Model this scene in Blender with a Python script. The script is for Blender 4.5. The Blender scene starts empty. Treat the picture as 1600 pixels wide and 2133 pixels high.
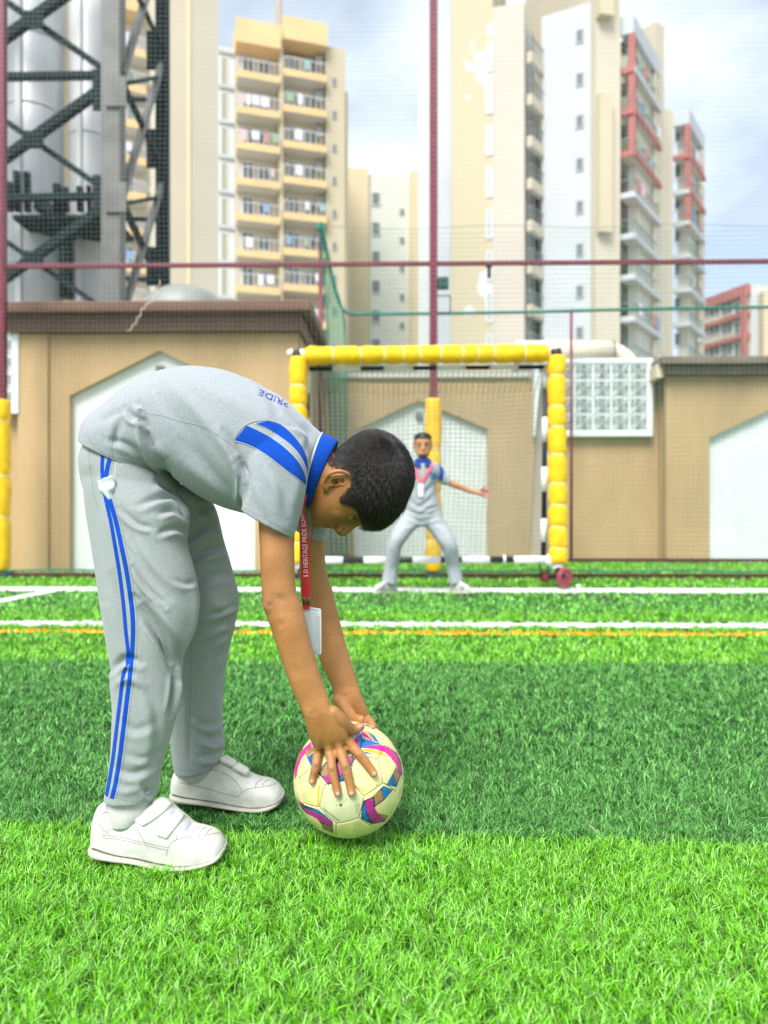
import bpy, bmesh, math, random
import numpy as np
from mathutils import Vector, Matrix
from mathutils.bvhtree import BVHTree
random.seed(7); RNG = np.random.default_rng(11)
scene = bpy.context.scene
col = scene.collection
# ---------------------------------------------------------------- camera
F, CX, CY, CAMZ = 1500.0, 800.0, 1066.5, 0.65
cd = bpy.data.cameras.new('camera'); cam = bpy.data.objects.new('camera', cd); col.objects.link(cam)
cam.location = (0, 0, CAMZ); cam.rotation_euler = (math.radians(90), 0, 0)
cd.sensor_fit = 'VERTICAL'; cd.sensor_height = 36; cd.lens = F/2133*36
cd.clip_start = 0.05; cd.clip_end = 2000
cd.dof.use_dof = True; cd.dof.focus_distance = 1.40; cd.dof.aperture_fstop = 2.9; cd.dof.aperture_blades = 0
scene.camera = cam
# ---------------------------------------------------------------- sky, sun, exposure
w = bpy.data.worlds.new("World"); scene.world = w; w.use_nodes = True
nt = w.node_tree; nt.nodes.clear()
out = nt.nodes.new('ShaderNodeOutputWorld'); bg = nt.nodes.new('ShaderNodeBackground')
sky = nt.nodes.new('ShaderNodeTexSky'); sky.sky_type = 'NISHITA'; sky.sun_disc = False
SUN_EL, SUN_AZ = math.radians(52), math.radians(205)   # azimuth clockwise from +Y
sky.sun_elevation = SUN_EL; sky.sun_rotation = SUN_AZ; sky.altitude = 200; sky.air_density = 1.0; sky.dust_density = 0.5; sky.ozone_density = 2.2
tc = nt.nodes.new('ShaderNodeTexCoord')
mp = nt.nodes.new('ShaderNodeMapping'); mp.inputs['Scale'].default_value = (1.0, 1.0, 1.9); mp.inputs['Location'].default_value = (0.15, 0.1, 0.05)
nz = nt.nodes.new('ShaderNodeTexNoise'); nz.inputs['Scale'].default_value = 2.1; nz.inputs['Detail'].default_value = 7; nz.inputs['Roughness'].default_value = 0.5; nz.inputs['Distortion'].default_value = 0.3
rp = nt.nodes.new('ShaderNodeValToRGB'); rp.color_ramp.elements[0].position = 0.42; rp.color_ramp.elements[1].position = 0.60
rp.color_ramp.elements[0].color = (0.40, 0.40, 0.40, 1); rp.color_ramp.elements[1].color = (0.97, 0.97, 0.97, 1)
mx = nt.nodes.new('ShaderNodeMix'); mx.data_type = 'RGBA'
CLOUD = (7.0, 7.6, 8.0, 1)
mx.inputs[7].default_value = CLOUD
L = nt.links.new
L(tc.outputs['Generated'], mp.inputs['Vector']); L(mp.outputs['Vector'], nz.inputs['Vector']); L(nz.outputs[0], rp.inputs[0])
L(rp.outputs[0], mx.inputs[0]); L(sky.outputs[0], mx.inputs[6]); L(mx.outputs[2], bg.inputs[0]); L(bg.outputs[0], out.inputs[0])
bg.inputs[1].default_value = 0.10
sd = bpy.data.lights.new('sun', 'SUN'); sun = bpy.data.objects.new('sun', sd); col.objects.link(sun)
sd.energy = 3.0; sd.angle = math.radians(28); sd.color = (1.0, 0.965, 0.91)
sdir = Vector((math.sin(SUN_AZ)*math.cos(SUN_EL), math.cos(SUN_AZ)*math.cos(SUN_EL), math.sin(SUN_EL)))
sun.rotation_euler = sdir.to_track_quat('Z', 'Y').to_euler(); sun.location = (-3, -3, 12)
scene.view_settings.view_transform = 'Standard'; scene.view_settings.look = 'None'
scene.view_settings.gamma = 1; scene.view_settings.use_curve_mapping = False
scene.view_settings.exposure = 0.9
scene.render.engine = 'CYCLES'
cy = scene.cycles
cy.use_denoising = True; cy.use_adaptive_sampling = True; cy.adaptive_threshold = 0.01
cy.max_bounces = 8; cy.diffuse_bounces = 4; cy.glossy_bounces = 3; cy.transmission_bounces = 4; cy.transparent_max_bounces = 8
# ---------------------------------------------------------------- placing
def P(x, y, D):                       # photo pixel + distance -> world point
    return np.array([(x-CX)/F*D, D, CAMZ-(y-CY)/F*D])
def proj(V):
    return CX+F*V[:, 0]/V[:, 1], CY+F*(CAMZ-V[:, 2])/V[:, 1]
PHI = -math.radians(1.06)             # the fence and the walls stand turned by this much
RB = Matrix.Rotation(PHI, 4, 'Z')
def Lx(px, D):                        # pixel column -> coordinate along the plane at distance D
    return D*math.tan(math.atan((px-CX)/F)+PHI)
def Lz(px, py, D):
    xl = Lx(px, D); wy = xl*math.sin(PHI)+D*math.cos(PHI)
    return CAMZ-(py-CY)/F*wy
# ---------------------------------------------------------------- materials
MATS = {}
def mat(name, color, rough=0.7, var=0.0, vscale=8.0, bump=0.0, bscale=60.0, spec=0.5, metal=0.0, detail=4, emit=None, alpha=None, sheen=0.0, sss=0.0, c2=None, vpos=None, stretch=None, attr=None, coat=0.0):
    if name in MATS: return MATS[name]
    m = bpy.data.materials.new(name); m.use_nodes = True; t = m.node_tree; b = t.nodes['Principled BSDF']
    b.inputs['Base Color'].default_value = (*color, 1); b.inputs['Roughness'].default_value = rough
    b.inputs['Specular IOR Level'].default_value = spec; b.inputs['Metallic'].default_value = metal
    if sheen: b.inputs['Sheen Weight'].default_value = sheen
    if coat: b.inputs['Coat Weight'].default_value = coat; b.inputs['Coat Roughness'].default_value = 0.2
    if sss:
        b.inputs['Subsurface Weight'].default_value = sss; b.inputs['Subsurface Radius'].default_value = (1, 0.35, 0.18); b.inputs['Subsurface Scale'].default_value = 0.008
    tcn = t.nodes.new('ShaderNodeTexCoord'); src = tcn.outputs['Object']
    if stretch:
        mpn = t.nodes.new('ShaderNodeMapping'); mpn.inputs['Scale'].default_value = stretch; t.links.new(src, mpn.inputs[0]); src = mpn.outputs[0]
    csock = None
    if attr:
        an = t.nodes.new('ShaderNodeAttribute'); an.attribute_name = attr; csock = an.outputs['Color']
    if var > 0 or c2:
        n = t.nodes.new('ShaderNodeTexNoise'); n.inputs['Scale'].default_value = vscale; n.inputs['Detail'].default_value = detail; n.inputs['Roughness'].default_value = 0.6
        t.links.new(src, n.inputs['Vector'])
        r = t.nodes.new('ShaderNodeValToRGB'); p0, p1 = vpos or (0.3, 0.7); r.color_ramp.elements[0].position = p0; r.color_ramp.elements[1].position = p1
        if csock is None:
            a = [c*(1-var) for c in color]; z = list(c2) if c2 else [min(1, c*(1+var)) for c in color]
            r.color_ramp.elements[0].color = (*a, 1); r.color_ramp.elements[1].color = (*z, 1)
            csock = r.outputs[0]
        else:
            r.color_ramp.elements[0].color = (1-var, 1-var, 1-var, 1); r.color_ramp.elements[1].color = (1, 1, 1, 1)
            mm = t.nodes.new('ShaderNodeMix'); mm.data_type = 'RGBA'; mm.blend_type = 'MULTIPLY'; mm.inputs[0].default_value = 1
            t.links.new(csock, mm.inputs[6]); t.links.new(r.outputs[0], mm.inputs[7]); csock = mm.outputs[2]
        t.links.new(n.outputs[0], r.inputs[0])
    if csock is not None: t.links.new(csock, b.inputs['Base Color'])
    if bump > 0:
        n2 = t.nodes.new('ShaderNodeTexNoise'); n2.inputs['Scale'].default_value = bscale; n2.inputs['Detail'].default_value = 3
        t.links.new(src, n2.inputs['Vector'])
        bn = t.nodes.new('ShaderNodeBump'); bn.inputs['Strength'].default_value = bump; bn.inputs['Distance'].default_value = 0.002
        t.links.new(n2.outputs[0], bn.inputs['Height']); t.links.new(bn.outputs[0], b.inputs['Normal'])
    if emit: b.inputs['Emission Color'].default_value = (*emit, 1); b.inputs['Emission Strength'].default_value = 1
    MATS[name] = m; return m
def srgb(r, g, b):
    return tuple(((c/255)/12.92 if c/255 <= 0.04045 else ((c/255+0.055)/1.055)**2.4) for c in (r, g, b))
# ---------------------------------------------------------------- mesh helpers
def me_from(name, V, Fs, smooth=False):
    me = bpy.data.meshes.new(name)
    me.from_pydata([tuple(map(float, v)) for v in V], [], [tuple(map(int, f)) for f in Fs]); me.validate(verbose=False)
    if smooth: me.polygons.foreach_set('use_smooth', [True]*len(me.polygons))
    me.update(); return me
def mob(name, V, Fs, m, parent=None, smooth=False):
    me = me_from(name, V, Fs, smooth); me.materials.append(m)
    o = bpy.data.objects.new(name, me); col.objects.link(o)
    if parent is not None: o.parent = parent
    return o
def big_mesh(name, V, Fq, m, smooth=True):       # uniform face size, numpy arrays
    me = bpy.data.meshes.new(name); V = np.asarray(V, np.float32); Fq = np.asarray(Fq, np.int32); k = Fq.shape[1]
    me.vertices.add(len(V)); me.vertices.foreach_set('co', V.ravel())
    me.loops.add(Fq.size); me.loops.foreach_set('vertex_index', Fq.ravel())
    me.polygons.add(len(Fq)); me.polygons.foreach_set('loop_start', np.arange(0, Fq.size, k, dtype=np.int32))
    me.update(calc_edges=True)
    me.polygons.foreach_set('use_smooth', np.full(len(Fq), smooth)); me.materials.append(m); me.update()
    return me
def link(me, name, parent=None, loc=None, rz=0):
    o = bpy.data.objects.new(name, me); col.objects.link(o)
    if parent is not None: o.parent = parent
    if loc is not None: o.location = loc
    o.rotation_euler.z = rz
    return o
def tag(o, label=None, cat=None, group=None, kind=None):
    if label: o['label'] = label
    if cat: o['category'] = cat
    if group: o['group'] = group
    if kind: o['kind'] = kind
    return o
def empty(name, label=None, cat=None, group=None, loc=(0, 0, 0), rz=0):
    o = bpy.data.objects.new(name, None); col.objects.link(o); o.location = loc; o.rotation_euler.z = rz; o.empty_display_size = 0.1
    return tag(o, label, cat, group)
class MB:
    def __init__(s): s.V = []; s.F = []
    def add(s, V, Fs):
        n = len(s.V); s.V += [tuple(v) for v in V]; s.F += [tuple(i+n for i in f) for f in Fs]; return s
    def box(s, x0, x1, y0, y1, z0, z1):
        V = [(x, y, z) for x in (x0, x1) for y in (y0, y1) for z in (z0, z1)]
        return s.add(V, [(0, 1, 3, 2), (4, 6, 7, 5), (0, 4, 5, 1), (2, 3, 7, 6), (0, 2, 6, 4), (1, 5, 7, 3)])
    def bbox(s, x0, x1, y0, y1, z0, z1, b=0.01):       # bevelled box
        bm = bmesh.new(); bmesh.ops.create_cube(bm, size=1)
        for v in bm.verts: v.co = Vector(((x0+x1)/2+v.co.x*(x1-x0), (y0+y1)/2+v.co.y*(y1-y0), (z0+z1)/2+v.co.z*(z1-z0)))
        bmesh.ops.bevel(bm, geom=bm.edges[:], offset=min(b, abs(x1-x0)*.45, abs(y1-y0)*.45, abs(z1-z0)*.45), segments=2, affect='EDGES', profile=0.5)
        bm.verts.index_update(); s.add([v.co[:] for v in bm.verts], [[v.index for v in f.verts] for f in bm.faces]); bm.free(); return s
    def tube(s, pts, r, n=8, cap=True):
        V, Fs = tube(pts, r, n, cap); return s.add(V, Fs)
    def prism(s, poly, z0, z1):                         # plan polygon [(x,y)], CCW
        n = len(poly); V = [(x, y, z0) for x, y in poly]+[(x, y, z1) for x, y in poly]
        return s.add(V, [tuple(range(n))[::-1], tuple(range(n, 2*n))]+[(i, (i+1) % n, n+(i+1) % n, n+i) for i in range(n)])
    def ob(s, name, m, parent=None, smooth=False, recalc=True):
        o = mob(name, s.V, s.F, m, parent, smooth)
        if recalc:
            bm = bmesh.new(); bm.from_mesh(o.data); bmesh.ops.recalc_face_normals(bm, faces=bm.faces); bm.to_mesh(o.data); bm.free()
        return o
def tube(pts, r, n=8, cap=True, round_ends=False):
    pts = np.asarray(pts, float); k = len(pts)
    r = np.full(k, float(r)) if np.isscalar(r) else np.asarray(r, float)
    if round_ends:
        d0 = pts[0]-pts[1]; d0 /= np.linalg.norm(d0)+1e-9; d1 = pts[-1]-pts[-2]; d1 /= np.linalg.norm(d1)+1e-9
        A = [0.95, 0.7, 0.35]
        pts = np.vstack([[pts[0]+d0*r[0]*a for a in A], pts, [pts[-1]+d1*r[-1]*a for a in A[::-1]]])
        r = np.concatenate([[r[0]*math.sqrt(1-a*a) for a in A], r, [r[-1]*math.sqrt(1-a*a) for a in A[::-1]]]); k = len(pts)
    T = np.gradient(pts, axis=0); T /= np.linalg.norm(T, axis=1)[:, None]+1e-12
    up = np.array([0, 0, 1.0]) if abs(T[0][2]) < 0.9 else np.array([1.0, 0, 0])
    u = np.cross(T[0], up); u /= np.linalg.norm(u); V = []
    a = np.arange(n)*2*math.pi/n
    for i in range(k):
        u = u-T[i]*np.dot(u, T[i]); u /= np.linalg.norm(u)+1e-12; v = np.cross(T[i], u)
        V.append(pts[i]+r[i]*(np.cos(a)[:, None]*u+np.sin(a)[:, None]*v))
    V = np.vstack(V)
    Fs = [(i*n+j, i*n+(j+1) % n, (i+1)*n+(j+1) % n, (i+1)*n+j) for i in range(k-1) for j in range(n)]
    if cap: Fs += [tuple(range(n))[::-1], tuple(range((k-1)*n, k*n))]
    return V, Fs
def crom(A, m):                        # Catmull-Rom through the rows of A, m steps a span
    A = np.asarray(A, float)
    if len(A) < 3: return np.array([A[0]+(A[-1]-A[0])*i/m for i in range(m+1)])
    Q = np.vstack([2*A[0]-A[1], A, 2*A[-1]-A[-2]]); R = []
    for i in range(len(A)-1):
        p0, p1, p2, p3 = Q[i:i+4]
        for s in range(m):
            t = s/m; R.append(0.5*((2*p1)+(-p0+p2)*t+(2*p0-5*p1+4*p2-p3)*t*t+(-p0+3*p1-3*p2+p3)*t**3))
    R.append(A[-1]); return np.array(R)
def loft(secs, m=5, n=28):
    """secs rows: ax, ay, bx, by (silhouette pixels), D, half depth t, exponent e. closed at both ends."""
    S = crom([list(s)+[2.0]*(7-len(s)) for s in secs], m); V = []
    th = np.arange(n)*2*math.pi/n
    for ax, ay, bx, by, D, t, e in S:
        A = P(ax, ay, D); B = P(bx, by, D); C = (A+B)/2; u = (B-A)/2; la = np.linalg.norm(u)+1e-9
        ke = (((ax+bx)/2-CX)/F*u[0]-((ay+by)/2-CY)/F*u[2])/la*t; u = u*math.sqrt(max(1-(ke/la)**2, .35))    # so that the outline seen from the side keeps its width
        c = np.sign(np.cos(th))*np.abs(np.cos(th))**(2/e); s = np.sign(np.sin(th))*np.abs(np.sin(th))**(2/e)
        V.append(C+c[:, None]*u+s[:, None]*np.array([0, max(t, 1e-4), 0]))
    k = len(S); c0 = V[0].mean(0); c1 = V[-1].mean(0); V = np.vstack(V+[c0[None], c1[None]])
    Fs = [(i*n+j, i*n+(j+1) % n, (i+1)*n+(j+1) % n, (i+1)*n+j) for i in range(k-1) for j in range(n)]
    Fs += [(k*n, (j+1) % n, j) for j in range(n)]+[(k*n+1, (k-1)*n+j, (k-1)*n+(j+1) % n) for j in range(n)]
    return V, Fs
def ellipsoid(c, r, R=None, n=20):
    V = []; Fs = []
    for i in range(n+1):
        ph = math.pi*i/n
        for j in range(2*n):
            th = math.pi*j/n; V.append((math.sin(ph)*math.cos(th), math.sin(ph)*math.sin(th), math.cos(ph)))
    V = np.array(V)*np.array(r)
    if R is not None: V = V@np.array(R).T
    Fs = [(i*2*n+j, (i+1)*2*n+j, (i+1)*2*n+(j+1) % (2*n), i*2*n+(j+1) % (2*n)) for i in range(n) for j in range(2*n)]
    return V+np.asarray(c), Fs
def remesh(parts, vox, smooth_it=3, fac=0.5):
    b = MB()
    for V, Fs in parts: b.add(V, Fs)
    me = me_from('tmp', b.V, b.F)
    bm = bmesh.new(); bm.from_mesh(me); bmesh.ops.remove_doubles(bm, verts=bm.verts, dist=1e-5)
    bmesh.ops.dissolve_degenerate(bm, edges=bm.edges, dist=1e-6)
    bmesh.ops.recalc_face_normals(bm, faces=bm.faces); bm.to_mesh(me); bm.free()
    o = bpy.data.objects.new('tmp', me); col.objects.link(o)
    md = o.modifiers.new('r', 'REMESH'); md.mode = 'VOXEL'; md.voxel_size = vox
    if smooth_it: ms = o.modifiers.new('s', 'SMOOTH'); ms.factor = fac; ms.iterations = smooth_it
    dg = bpy.context.evaluated_depsgraph_get(); ev = o.evaluated_get(dg)
    me2 = bpy.data.meshes.new_from_object(ev); bpy.data.objects.remove(o)
    V = np.empty(len(me2.vertices)*3, np.float32); me2.vertices.foreach_get('co', V); V = V.reshape(-1, 3).astype(float)
    Fq = np.empty(len(me2.loops), np.int32); me2.loops.foreach_get('vertex_index', Fq)
    tot = np.empty(len(me2.polygons), np.int32); me2.polygons.foreach_get('loop_total', tot)
    assert (tot == 4).all(); bpy.data.meshes.remove(me2)
    return V, Fq.reshape(-1, 4)
def vnormals(V, Fq):
    n = np.cross(V[Fq[:, 2]]-V[Fq[:, 0]], V[Fq[:, 3]]-V[Fq[:, 1]]); N = np.zeros_like(V)
    for k in range(4):
        for c in range(3): N[:, c] += np.bincount(Fq[:, k], n[:, c], len(V))
    return N/(np.linalg.norm(N, axis=1)[:, None]+1e-12)
def relax(V, Fq, wgt, it=8, lam=.5):
    E = np.vstack([Fq[:, [0, 1]], Fq[:, [1, 2]], Fq[:, [2, 3]], Fq[:, [3, 0]]]); k = (wgt[E[:, 0]] > 0) | (wgt[E[:, 1]] > 0); E = E[k]
    n = len(V); deg = np.bincount(E[:, 0], minlength=n)+np.bincount(E[:, 1], minlength=n); deg = np.maximum(deg, 1)
    for _ in range(it):
        M = np.stack([np.bincount(E[:, 0], V[E[:, 1], c], n)+np.bincount(E[:, 1], V[E[:, 0], c], n) for c in range(3)], 1)/deg[:, None]
        V += (lam*wgt)[:, None]*(M-V)
def sstep(a, b, x):
    t = np.clip((x-a)/(b-a), 0, 1); return t*t*(3-2*t)
def pl_dist(px, py, pts):              # distance, parameter, signed side to a pixel polyline
    pts = np.asarray(pts, float); best = np.full(len(px), 1e9); par = np.zeros(len(px)); side = np.zeros(len(px))
    seg = np.linalg.norm(np.diff(pts, axis=0), axis=1); cum = np.concatenate([[0], np.cumsum(seg)]); tot = cum[-1]
    for i in range(len(pts)-1):
        a = pts[i]; d = pts[i+1]-a; l2 = (d**2).sum()
        t = np.clip(((px-a[0])*d[0]+(py-a[1])*d[1])/l2, 0, 1); qx = px-a[0]-t*d[0]; qy = py-a[1]-t*d[1]
        r = np.hypot(qx, qy); mk = r < best; best[mk] = r[mk]; par[mk] = ((cum[i]+t*seg[i])/tot)[mk]
        side[mk] = np.sign(d[0]*qy-d[1]*qx)[mk]
    return best, par, side
def fold(V, N, pts, amp, w, near=True, asym=0.0, taper=True, D=None):
    """push the cloth along its normals by amp (m) along a crease; w in px; asym adds an opposite lip on one side"""
    px, py = proj(V); pts = crom(pts, 6) if len(pts) > 2 else np.array(pts, float)
    d, t, s = pl_dist(px, py, pts)
    g = np.exp(-(d/w)**2)
    tp = np.sin(np.pi*np.clip(t, 0.03, 0.97))**0.6 if taper else 1
    mk = sstep(0.25, -0.25, N[:, 1]) if near else 1
    if D is not None: mk = mk*sstep(D+0.03, D-0.03, V[:, 1])
    a = amp*g*tp
    if asym: a = a-asym*amp*np.exp(-((d-1.6*w)/(w*0.9))**2)*tp*(s > 0)
    V += N*(a*mk)[:, None]
def brush(V, c, r, vec):
    d = np.linalg.norm(V-np.asarray(c), axis=1)/r; g = np.where(d < 1, (1-d*d)**2, 0); V += g[:, None]*np.asarray(vec)
def wobble(V, N, amp, freq, seed, k=6):
    rg = np.random.default_rng(seed); a = np.zeros(len(V))
    for i in range(k):
        f = rg.normal(size=3); f *= freq*(0.6+0.9*rg.random())/np.linalg.norm(f); a += np.sin(V@f+rg.random()*6.28)
    V += N*(amp*a/k)[:, None]
def caster(V, Fq):
    return BVHTree.FromPolygons([tuple(v) for v in V], [tuple(map(int, f)) for f in Fq])
ORIG = Vector((0, 0, CAMZ))
def hit(bv, x, y, lift=0.0):           # nearest surface point seen through a pixel
    d = Vector(((x-CX)/F, 1, -(y-CY)/F)).normalized(); r = bv.ray_cast(ORIG, d)
    if r[0] is None: return None
    n = r[1]; n = n if n.dot(d) < 0 else -n
    return np.array(r[0]+n*lift)
def strip(bv, A, B, name, m, parent, lift=0.0012, nu=60, nv=6, smooth=True):
    """a strip of cloth sewn on: between pixel polylines A and B, lying on the surface"""
    A = crom(A, 8); B = crom(B, 8)
    def rs(Q, n):
        s = np.concatenate([[0], np.cumsum(np.linalg.norm(np.diff(Q, axis=0), axis=1))]); s /= s[-1]; u = np.linspace(0, 1, n)
        return np.stack([np.interp(u, s, Q[:, 0]), np.interp(u, s, Q[:, 1])], 1)
    A = rs(A, nu); B = rs(B, nu); G = {}; V = []; Fs = []
    for i in range(nu):
        for j in range(nv):
            q = A[i]+(B[i]-A[i])*j/(nv-1); e = (j in (0, nv-1)) or (i in (0, nu-1)); h = hit(bv, q[0], q[1], lift*(0.15 if e else 1))
            if h is not None: G[i, j] = len(V); V.append(h)
    for i in range(nu-1):
        for j in range(nv-1):
            k = [(i, j), (i+1, j), (i+1, j+1), (i, j+1)]
            if all(q in G for q in k):
                f = [G[q] for q in k]
                if max(abs(V[f[0]][1]-V[f[2]][1]), abs(V[f[1]][1]-V[f[3]][1])) < 0.03: Fs.append(f)
    if not Fs: return None
    return mob(name, V, Fs, m, parent, smooth)
def line_on(bv, pts, name, m, parent, wpx=2.0, lift=0.0012, nu=60):
    Q = crom(pts, 6); T = np.gradient(Q, axis=0); T /= np.linalg.norm(T, axis=1)[:, None]+1e-9; Nn = np.stack([-T[:, 1], T[:, 0]], 1)
    return strip(bv, Q+Nn*wpx/2, Q-Nn*wpx/2, name, m, parent, lift, nu, 3)
def text_mesh(body, size, extrude=0.0, spacing=1.0):
    c = bpy.data.curves.new('t', 'FONT'); c.body = body; c.size = size; c.extrude = extrude; c.space_character = spacing; c.resolution_u = 3
    c.align_x = 'LEFT'; o = bpy.data.objects.new('t', c); col.objects.link(o); dg = bpy.context.evaluated_depsgraph_get()
    me = bpy.data.meshes.new_from_object(o.evaluated_get(dg)); bpy.data.objects.remove(o)
    V = np.array([v.co[:] for v in me.vertices]); Fs = [tuple(p.vertices) for p in me.polygons]; bpy.data.meshes.remove(me)
    return V, Fs
# ================================================================ TURF
GZ = -0.024
def gd(py): return CAMZ*F/(py-CY)
EDGES = dict(b1=((50, 1705), (1550, 1747)), b2=((50, 1369), (1550, 1377)), y0=((0, 1305), (1600, 1313)), y1=((0, 1310), (1600, 1318)),
             w0=((0, 1287.5), (1600, 1293)), w1=((0, 1296), (1600, 1301.5)), b3=((50, 1267), (1550, 1271)), f0=((50, 1218), (1550, 1221.5)), f1=((50, 1226.5), (1550, 1230.5)))
def edge_line(e):                        # world line y = a + b x of a boundary given by two pixels
    (xa, ya), (xb, yb) = EDGES[e]; Da, Db = gd(ya), gd(yb); X0 = (xa-CX)/F*Da; X1 = (xb-CX)/F*Db
    b = (Db-Da)/(X1-X0); return Da-b*X0, b
EL = {k: edge_line(k) for k in EDGES}
DA = P(-260, 1297, gd(1297))[:2]; DB = P(148, 1219, gd(1219))[:2]     # diagonal white line
def classify(x, y):                      # 0 light, 1 dark, 2 white, 3 yellow
    E = {k: a+b*x for k, (a, b) in EL.items()}
    c = np.zeros(len(x), int)
    c[(y > E['b1']) & (y < E['b2'])] = 1; c[(y > E['b3']) & (y < E['f1'])] = 1
    d = DB-DA; Ln = np.hypot(*d); t = ((x-DA[0])*d[0]+(y-DA[1])*d[1])/Ln; q = np.abs((x-DA[0])*d[1]-(y-DA[1])*d[0])/Ln
    c[(q < 0.07) & (t < Ln) & (t > -3)] = 2
    c[(y < E['y0']) & (y > E['y1'])] = 3; c[(y < E['w0']) & (y > E['w1'])] = 2; c[(y < E['f0']) & (y > E['f1'])] = 2
    return c
TC = np.array([[0.205, 0.64, 0.012], [0.085, 0.32, 0.050], [0.80, 0.80, 0.78], [0.95, 0.45, 0.02]])
def turf_material():
    m = bpy.data.materials.new('turf_blade'); m.use_nodes = True; t = m.node_tree; b = t.nodes['Principled BSDF']
    a = t.nodes.new('ShaderNodeAttribute'); a.attribute_name = 'tint'
    b.inputs['Roughness'].default_value = 0.42; b.inputs['Specular IOR Level'].default_value = 0.5
    tr = t.nodes.new('ShaderNodeBsdfTranslucent'); ms = t.nodes.new('ShaderNodeMixShader'); ms.inputs[0].default_value = 0.18
    t.links.new(a.outputs['Color'], b.inputs['Base Color']); t.links.new(a.outputs['Color'], tr.inputs[0])
    t.links.new(b.outputs[0], ms.inputs[1]); t.links.new(tr.outputs[0], ms.inputs[2]); t.links.new(ms.outputs[0], t.nodes['Material Output'].inputs[0])
    return m
TURF = turf_material()
def blades(n, d0, d1, hgt, wid, lean, seed, spread=0.62, ra=0, rb=0, rc=99, rd=100):
    rg = np.random.default_rng(seed)
    nt_ = n//9+1; Dt = np.sqrt(d0*d0+(d1*d1-d0*d0)*rg.random(nt_)); Xt = (rg.random(nt_)*2-1)*spread*Dt; tf = np.arange(n)//9; sp_ = .0024 if d0 < 2.5 else .010 if d0 < 4 else .06
    D = Dt[tf]+rg.normal(0, sp_, n); X = Xt[tf]+rg.normal(0, sp_, n)
    kp = rg.random(n) < (sstep(ra, rb, D) if rb > ra else 1)*(1-sstep(rc, rd, D)); D = D[kp]; X = X[kp]; n = len(D)
    clump = 0.5+0.5*np.sin(X*23+3*np.sin(D*17))*np.sin(D*29+2*np.sin(X*13))
    a = rg.random(n)*2*np.pi; da = np.stack([np.cos(a), np.sin(a)], 1); wa = a+np.pi/2+rg.normal(0, 0.5, n); dw = np.stack([np.cos(wa), np.sin(wa)], 1)
    h = hgt*(0.65+0.5*rg.random(n))*(0.85+0.25*clump); ln = h*lean*(0.15+1.3*rg.random(n)); wd = wid*(0.6+0.7*rg.random(n))
    V = np.zeros((n, 5, 3)); r = np.stack([X, D], 1); c = classify(X+rg.normal(0, .004, n), D+rg.normal(0, .006, n)); ln = np.where(c > 1, ln*.3, ln); wd = np.where(c > 1, np.minimum(wd, .006), wd); h = np.where(c > 1, h*.75, h)
    def put(k, f, hz, s):
        V[:, k, :2] = r+da*(ln*f)[:, None]+dw*(wd*s)[:, None]; V[:, k, 2] = GZ+h*hz
    put(0, 0, 0, -.5); put(1, 0, 0, .5); put(2, .38, .62, -.45); put(3, .38, .62, .45)
    put(4, 1.0, 1.0-0.25*rg.random(n), 0)
    T = TC[c].copy(); fd = (c == 1)*sstep(2.2, 5.0, D); T = T+fd[:, None]*np.array([.05, .14, .0])
    wild = rg.random(n)
    v = (0.38+0.95*rg.random(n))[:, None]; g = (c < 2)[:, None]
    T = np.where(g, T*v, T*(0.85+0.15*v))
    lt = (wild < 0.24) & (c == 0); T[lt] = T[lt]*np.array([1.4, 1.2, 5.0])+np.array([0.14, 0.10, 0.12])  # pale blades, here and below, carry whitish highlights in their tint
    lt = (wild < 0.34) & (c == 1); T[lt] = T[lt]*1.6+np.array([0.11, 0.13, 0.07])
    lt = (wild > 0.86) & (c < 2); T[lt] *= 0.35  # darkened blades put the shade of gaps between tufts into the tint
    q = np.arange(n)*5
    F4 = np.stack([q, q+1, q+3, q+2], 1); F3 = np.stack([q+2, q+3, q+4], 1)
    return V.reshape(-1, 3), F4, F3, np.repeat(T, 5, 0)
def turf_object(specs):
    Vs, F4s, F3s, Ts = [], [], [], []; o = 0
    for s in specs:
        V, a, b, T = blades(*s); Vs.append(V); F4s.append(a+o); F3s.append(b+o); Ts.append(T); o += len(V)
    V = np.vstack(Vs).astype(np.float32); F4 = np.vstack(F4s); F3 = np.vstack(F3s); T = np.vstack(Ts)
    me = bpy.data.meshes.new('grass'); me.vertices.add(len(V)); me.vertices.foreach_set('co', V.ravel())
    loops = np.concatenate([F4.ravel(), F3.ravel()]).astype(np.int32)
    st = np.concatenate([np.arange(len(F4))*4, len(F4)*4+np.arange(len(F3))*3]).astype(np.int32)
    me.loops.add(len(loops)); me.loops.foreach_set('vertex_index', loops); me.polygons.add(len(st)); me.polygons.foreach_set('loop_start', st)
    me.update(calc_edges=True)
    at = me.color_attributes.new('tint', 'FLOAT_COLOR', 'POINT'); at.data.foreach_set('color', np.hstack([T, np.ones((len(T), 1))]).astype(np.float32).ravel())
    me.materials.append(TURF); me.polygons.foreach_set('use_smooth', np.ones(len(st), bool)); me.update()
    ob = link(me, 'grass'); tag(ob, 'artificial grass blades in light and dark bands', 'grass', kind='stuff'); return ob
turf_object([(75000, 0.30, 3.6, 0.023, 0.0019, 0.9, 7, 1.15), (260000, 0.80, 2.25, 0.0245, 0.0015, 0.95, 1, .62, .8, .8, 1.45, 2.25), (150000, 1.45, 3.5, 0.029, 0.0025, 0.9, 2, .62, 1.45, 2.25, 2.5, 3.5), (110000, 2.5, 5.6, 0.030, 0.0046, 0.9, 3, 0.66, 2.5, 3.5, 4.4, 5.6), (90000, 4.4, 10.4, 0.029, 0.009, 0.9, 4, 0.72, 4.4, 5.6, 11, 12)])
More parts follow.
